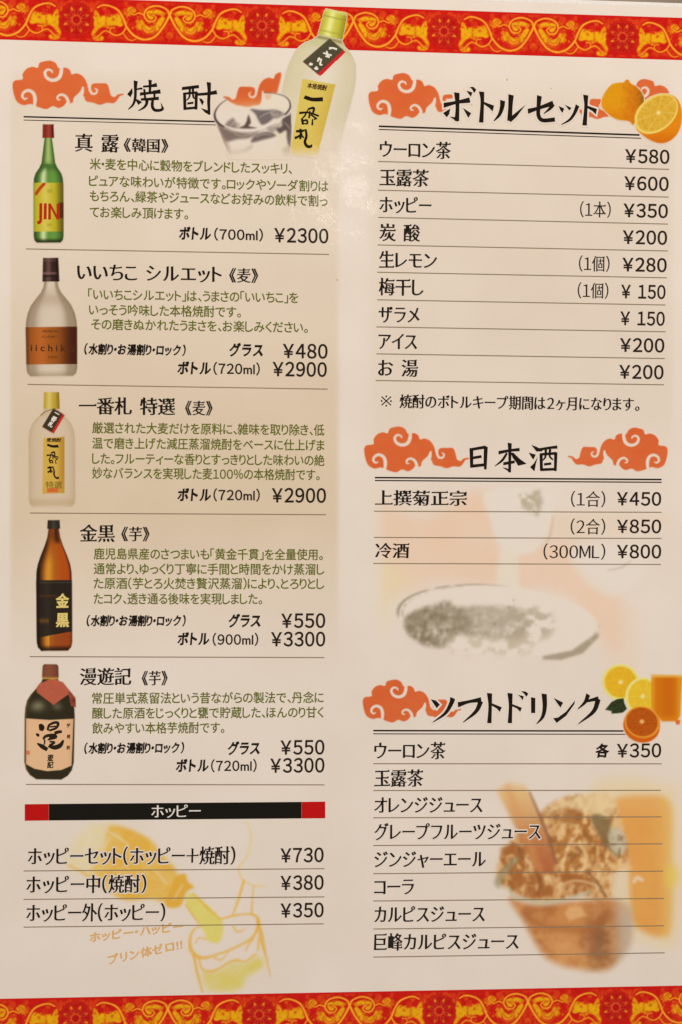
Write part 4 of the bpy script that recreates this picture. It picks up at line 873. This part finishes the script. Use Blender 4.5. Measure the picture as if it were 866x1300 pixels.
P.paint(P.poly(q([(120, 380), (190, 360), (260, 480), (350, 480), (480, 500), (560, 560), (440, 565), (300, 585), (170, 550)]), 5, True) * sm(.35, .55, n1), (160, 88, 34), .85)
P.paint(P.poly(q([(500, 240), (570, 260), (570, 300), (600, 380), (610, 420), (560, 380), (500, 290)]), 3, True), (118, 92, 54), .85)
P.paint(P.ell(600 + 598 / 3.2556, 960 + 350 / 3.2556, 11, 18, 2.5, R(-15)), mixc((186, 172, 140), gs(n2, .5, .1) * .6, (216, 204, 176), gs(n2, .3, .08) * .8, (110, 92, 64)), .9)
P.paint(P.poly(q([(90, 520), (120, 470), (170, 420), (190, 430), (130, 500), (110, 545)]), 3.5, True), (150, 140, 104), .7)
P.paint(P.poly(q([(570, 440), (650, 450), (665, 462), (610, 475), (570, 470)]), 2.5), (230, 184, 120), .85)
P.paint(P.poly(q([(570, 480), (640, 470), (645, 640), (600, 640), (575, 600)]), 4), (224, 200, 164), .85)
for pts in ([(350, 540, 6), (420, 515, 9), (500, 530, 9), (560, 575, 6)], [(440, 350, 8), (470, 420, 10), (455, 470, 6)], [(380, 430, 8), (400, 360, 10), (430, 330, 6)], [(200, 400, 6), (240, 450, 9), (230, 470, 6)], [(490, 480, 6), (520, 540, 10), (560, 560, 6)]):
    P.paint(P.stroke(q(pts), blur=1.2), (236, 204, 150), .7)
for pts in ([(480, 480, 10), (520, 530, 12), (550, 580, 14)], [(260, 470, 10), (280, 520, 12), (270, 570, 8)], [(190, 380, 10), (210, 420, 12)]): P.paint(P.stroke(q(pts), blur=1.6), (120, 66, 26), .7)
st_ = P.poly(q([(100, 140), (150, 100), (215, 115), (255, 190), (300, 300), (350, 440), (330, 480), (262, 478), (200, 340), (150, 240)]), 4.5)
tt = sm(990, 1105, P.Y); P.paint(st_ * sm(985, 1012, P.Y + 8 * n3), mixc((226, 182, 118), tt, (176, 92, 46), gs(P.X - (P.Y - 1000) * .38, 645, 6) * .5, (214, 140, 76)), .95)
P.paint(P.stroke(q([(236, 150, 6), (275, 240, 10), (315, 340, 13), (345, 440, 10)]), blur=1.8), (134, 80, 50), .85)
cup = P.poly(q([(155, 590), (250, 612), (420, 600), (570, 590), (650, 620), (662, 700), (645, 800), (560, 880), (440, 880), (330, 850), (270, 790), (210, 680)]), 7, True)
P.paint(cup, mixc((198, 122, 58), sm(1150, 1215, P.Y), (210, 140, 74), gs(n3, .4, .12) * .6, (160, 84, 32), gs(P.X, 762, 18) * gs(P.Y, 1195, 34) * .8, (122, 72, 40), sm(770, 795, P.X) * .9, (188, 168, 144), gs(P.X, 640, 16) * .3, (222, 170, 112), sm(.55, .7, n1) * .3, (222, 158, 96)), .95)
P.paint(P.poly(q([(400, 620), (450, 620), (470, 660), (400, 680), (380, 650)]), 2.5), (226, 172, 110), .8)
P.paint(P.poly(q([(210, 640), (300, 690), (400, 700), (480, 690), (560, 640), (520, 720), (400, 730), (260, 700)]), 6, True), (160, 88, 38), .6)
P.paint(P.stroke(q([(145, 540, 8), (180, 585, 16), (280, 606, 18), (380, 595, 16), (480, 560, 12)]), blur=1.6), (196, 182, 150), .85)
P.soften(2); P.fade(.08)
P.build('iced_drink_picture', Z0 + LAY, label='faded printed picture of iced coffee with straw beside orange juice', thr=.01)
# ------------------------------------------------------------------ watercolour sketch of a bottle poured into a mug
P = Pic(70, 1042, 372, 1262, 1.1)
q = lambda pts: Z(80, 1040, 5.094, pts)
n1 = fbm(P.X / 18, P.Y / 10, 110, 4)
P.paint(P.poly(q([(200, 40), (330, 30), (300, 200), (240, 420), (100, 330), (20, 300), (40, 200), (120, 90)]), 9, True) * (.6 + .6 * (n1 - .3)), (228, 206, 140), .75)
P.paint(P.poly(q([(300, 50), (420, 60), (560, 130), (630, 210), (740, 350), (700, 480), (660, 540), (560, 515), (400, 520), (290, 440), (210, 350), (180, 330), (260, 180)]), 4.5, True) * (.86 + .4 * (n1 - .4)), mixc((226, 172, 56), sm(.45, .65, n1) * .6, (222, 162, 40), (1 - sm(110, 150, P.X)) * .6, (228, 190, 100)), .92)
P.paint(P.stroke(q([(40, 300, 16), (140, 350, 24), (260, 440, 30), (380, 510, 20)]), blur=2.5), (226, 176, 66), .6)
P.paint(P.poly(q([(730, 370), (790, 355), (806, 400), (845, 440), (800, 470), (760, 560), (690, 572), (660, 540), (700, 440)]), 2.5, True), (222, 162, 44), .92)
for pts, k in (([(285, 75, 5), (350, 110, 9), (425, 165, 5)], .9), ([(590, 330, 6), (630, 370, 9), (668, 415, 6)], .8), ([(772, 425, 5), (745, 470, 7), (718, 520, 4)], .8), ([(180, 80, 14), (160, 160, 22), (140, 220, 14)], .6), ([(300, 120, 12), (260, 200, 18), (235, 270, 12)], .6),
               ([(370, 330, 10), (400, 300, 12), (430, 330, 6)], .4), ([(480, 340, 6), (540, 350, 8), (620, 400, 4)], .5), ([(200, 330, 8), (300, 330, 10), (420, 360, 4)], .4)):
    P.paint(P.stroke(q(pts), blur=2.2), (228, 210, 184), k, alpha=False)
P.c = lerp(P.c, page_colour(P.X, P.Y), .06)
q = lambda pts: Z(230, 1120, 6.66, pts)
P.paint(P.poly(q([(60, 100), (120, 110), (230, 200), (310, 280), (352, 340), (350, 450), (310, 512), (230, 495), (180, 400), (120, 300), (40, 190)]), 2.5, True), mixc((220, 206, 104), gs(n1, .5, .12) * .4, (216, 196, 84)), .88)
P.paint(P.poly(q([(185, 770), (300, 752), (400, 700), (470, 680), (540, 690), (650, 630), (690, 710), (560, 800), (500, 900), (350, 920), (220, 900)]), 7, True) * (.7 + .7 * (n1 - .35)), (214, 194, 84), .85)
ol = (226, 166, 52)
for pts in ([(330, 312, 12), (430, 286, 18), (520, 272, 14), (600, 272, 18), (650, 312, 26), (642, 400, 26), (590, 478, 20), (450, 556, 18), (300, 612, 18), (190, 640, 26), (120, 615, 34), (80, 560, 32), (78, 470, 22), (110, 400, 16), (165, 372, 10)],
            [(108, 620, 26), (140, 780, 22), (182, 930, 16)], [(150, 640, 16), (175, 730, 16), (250, 755, 16), (330, 725, 14), (400, 680, 16), (470, 658, 20), (540, 670, 12), (632, 608, 14)],
            [(648, 320, 22), (672, 420, 36), (690, 520, 36), (720, 640, 16), (755, 790, 8)], [(440, 372, 14), (470, 415, 14), (510, 412, 12), (535, 396, 6)], [(122, 515, 6), (150, 472, 12), (215, 482, 10)], [(545, 580, 8), (575, 520, 14), (610, 480, 14)],
            [(100, 95, 10), (200, 195, 16), (325, 310, 10)], [(40, 190, 10), (100, 280, 14), (150, 345, 10)], [(530, -10, 20), (490, 120, 16), (440, 265, 10)], [(612, 40, 8), (602, 150, 12), (596, 262, 16)], [(280, 640, 14), (340, 655, 12), (400, 590, 6)], [(655, 470, 14), (650, 570, 16)]):
    P.paint(P.stroke(q(pts), blur=1.6 * 1.0), ol, .72)
q = lambda pts: Z(60, 1040, 2.794, pts)
for pts, c_ in (([(700, -5, 3), (722, 50, 4), (715, 120, 4), (682, 170, 7), (690, 210, 7), (730, 235, 6), (775, 238, 4)], (226, 190, 96)), ([(700, 215, 4), (680, 290, 5), (655, 345, 3)], (228, 180, 84))): P.paint(P.stroke(q(pts), blur=1.3), c_, .6)
P.soften(1)
P.build('watercolour_sketch', Z0 + LAY, label='faded orange sketch of a bottle poured into a beer mug', thr=.01)
text('handwritten_text', 'ホッピー・ハッピー', 113, 233, 1190.5, 13.5, 'brush', 'orange', layer=2, y1=1175.5, sq=(.9, 1.3)); text('handwritten_text', 'プリン体ゼロ!!', 137, 232, 1219, 13.5, 'brush', 'orange', layer=2, y1=1198.5, sq=(.9, 1.3))
# ------------------------------------------------------------------ specks on the laminate
for k, (x, y, r_) in enumerate(((644, 101, 1.3), (428, 355, 1.1), (700, 112, .8), (599, 133, .9))):
    P_pts = [(x + r_ * math.cos(a) * (1 + .3 * math.sin(3 * a + k)), y + r_ * math.sin(a)) for a in np.linspace(0, 2 * math.pi, 9)[:-1]]
    X, Y = pg([a for a, b in P_pts], [b for a, b in P_pts]); mesh_obj('food_speck', [(a, b, Z0 + 7 * LAY) for a, b in zip(X, Y)], [tuple(range(8))[::-1]], INK['orange'])
bpy.data.objects.remove(_to)
for o in list(sc.objects):
    if o.type == 'MESH' and o.name.startswith('glyph'): bpy.data.objects.remove(o)
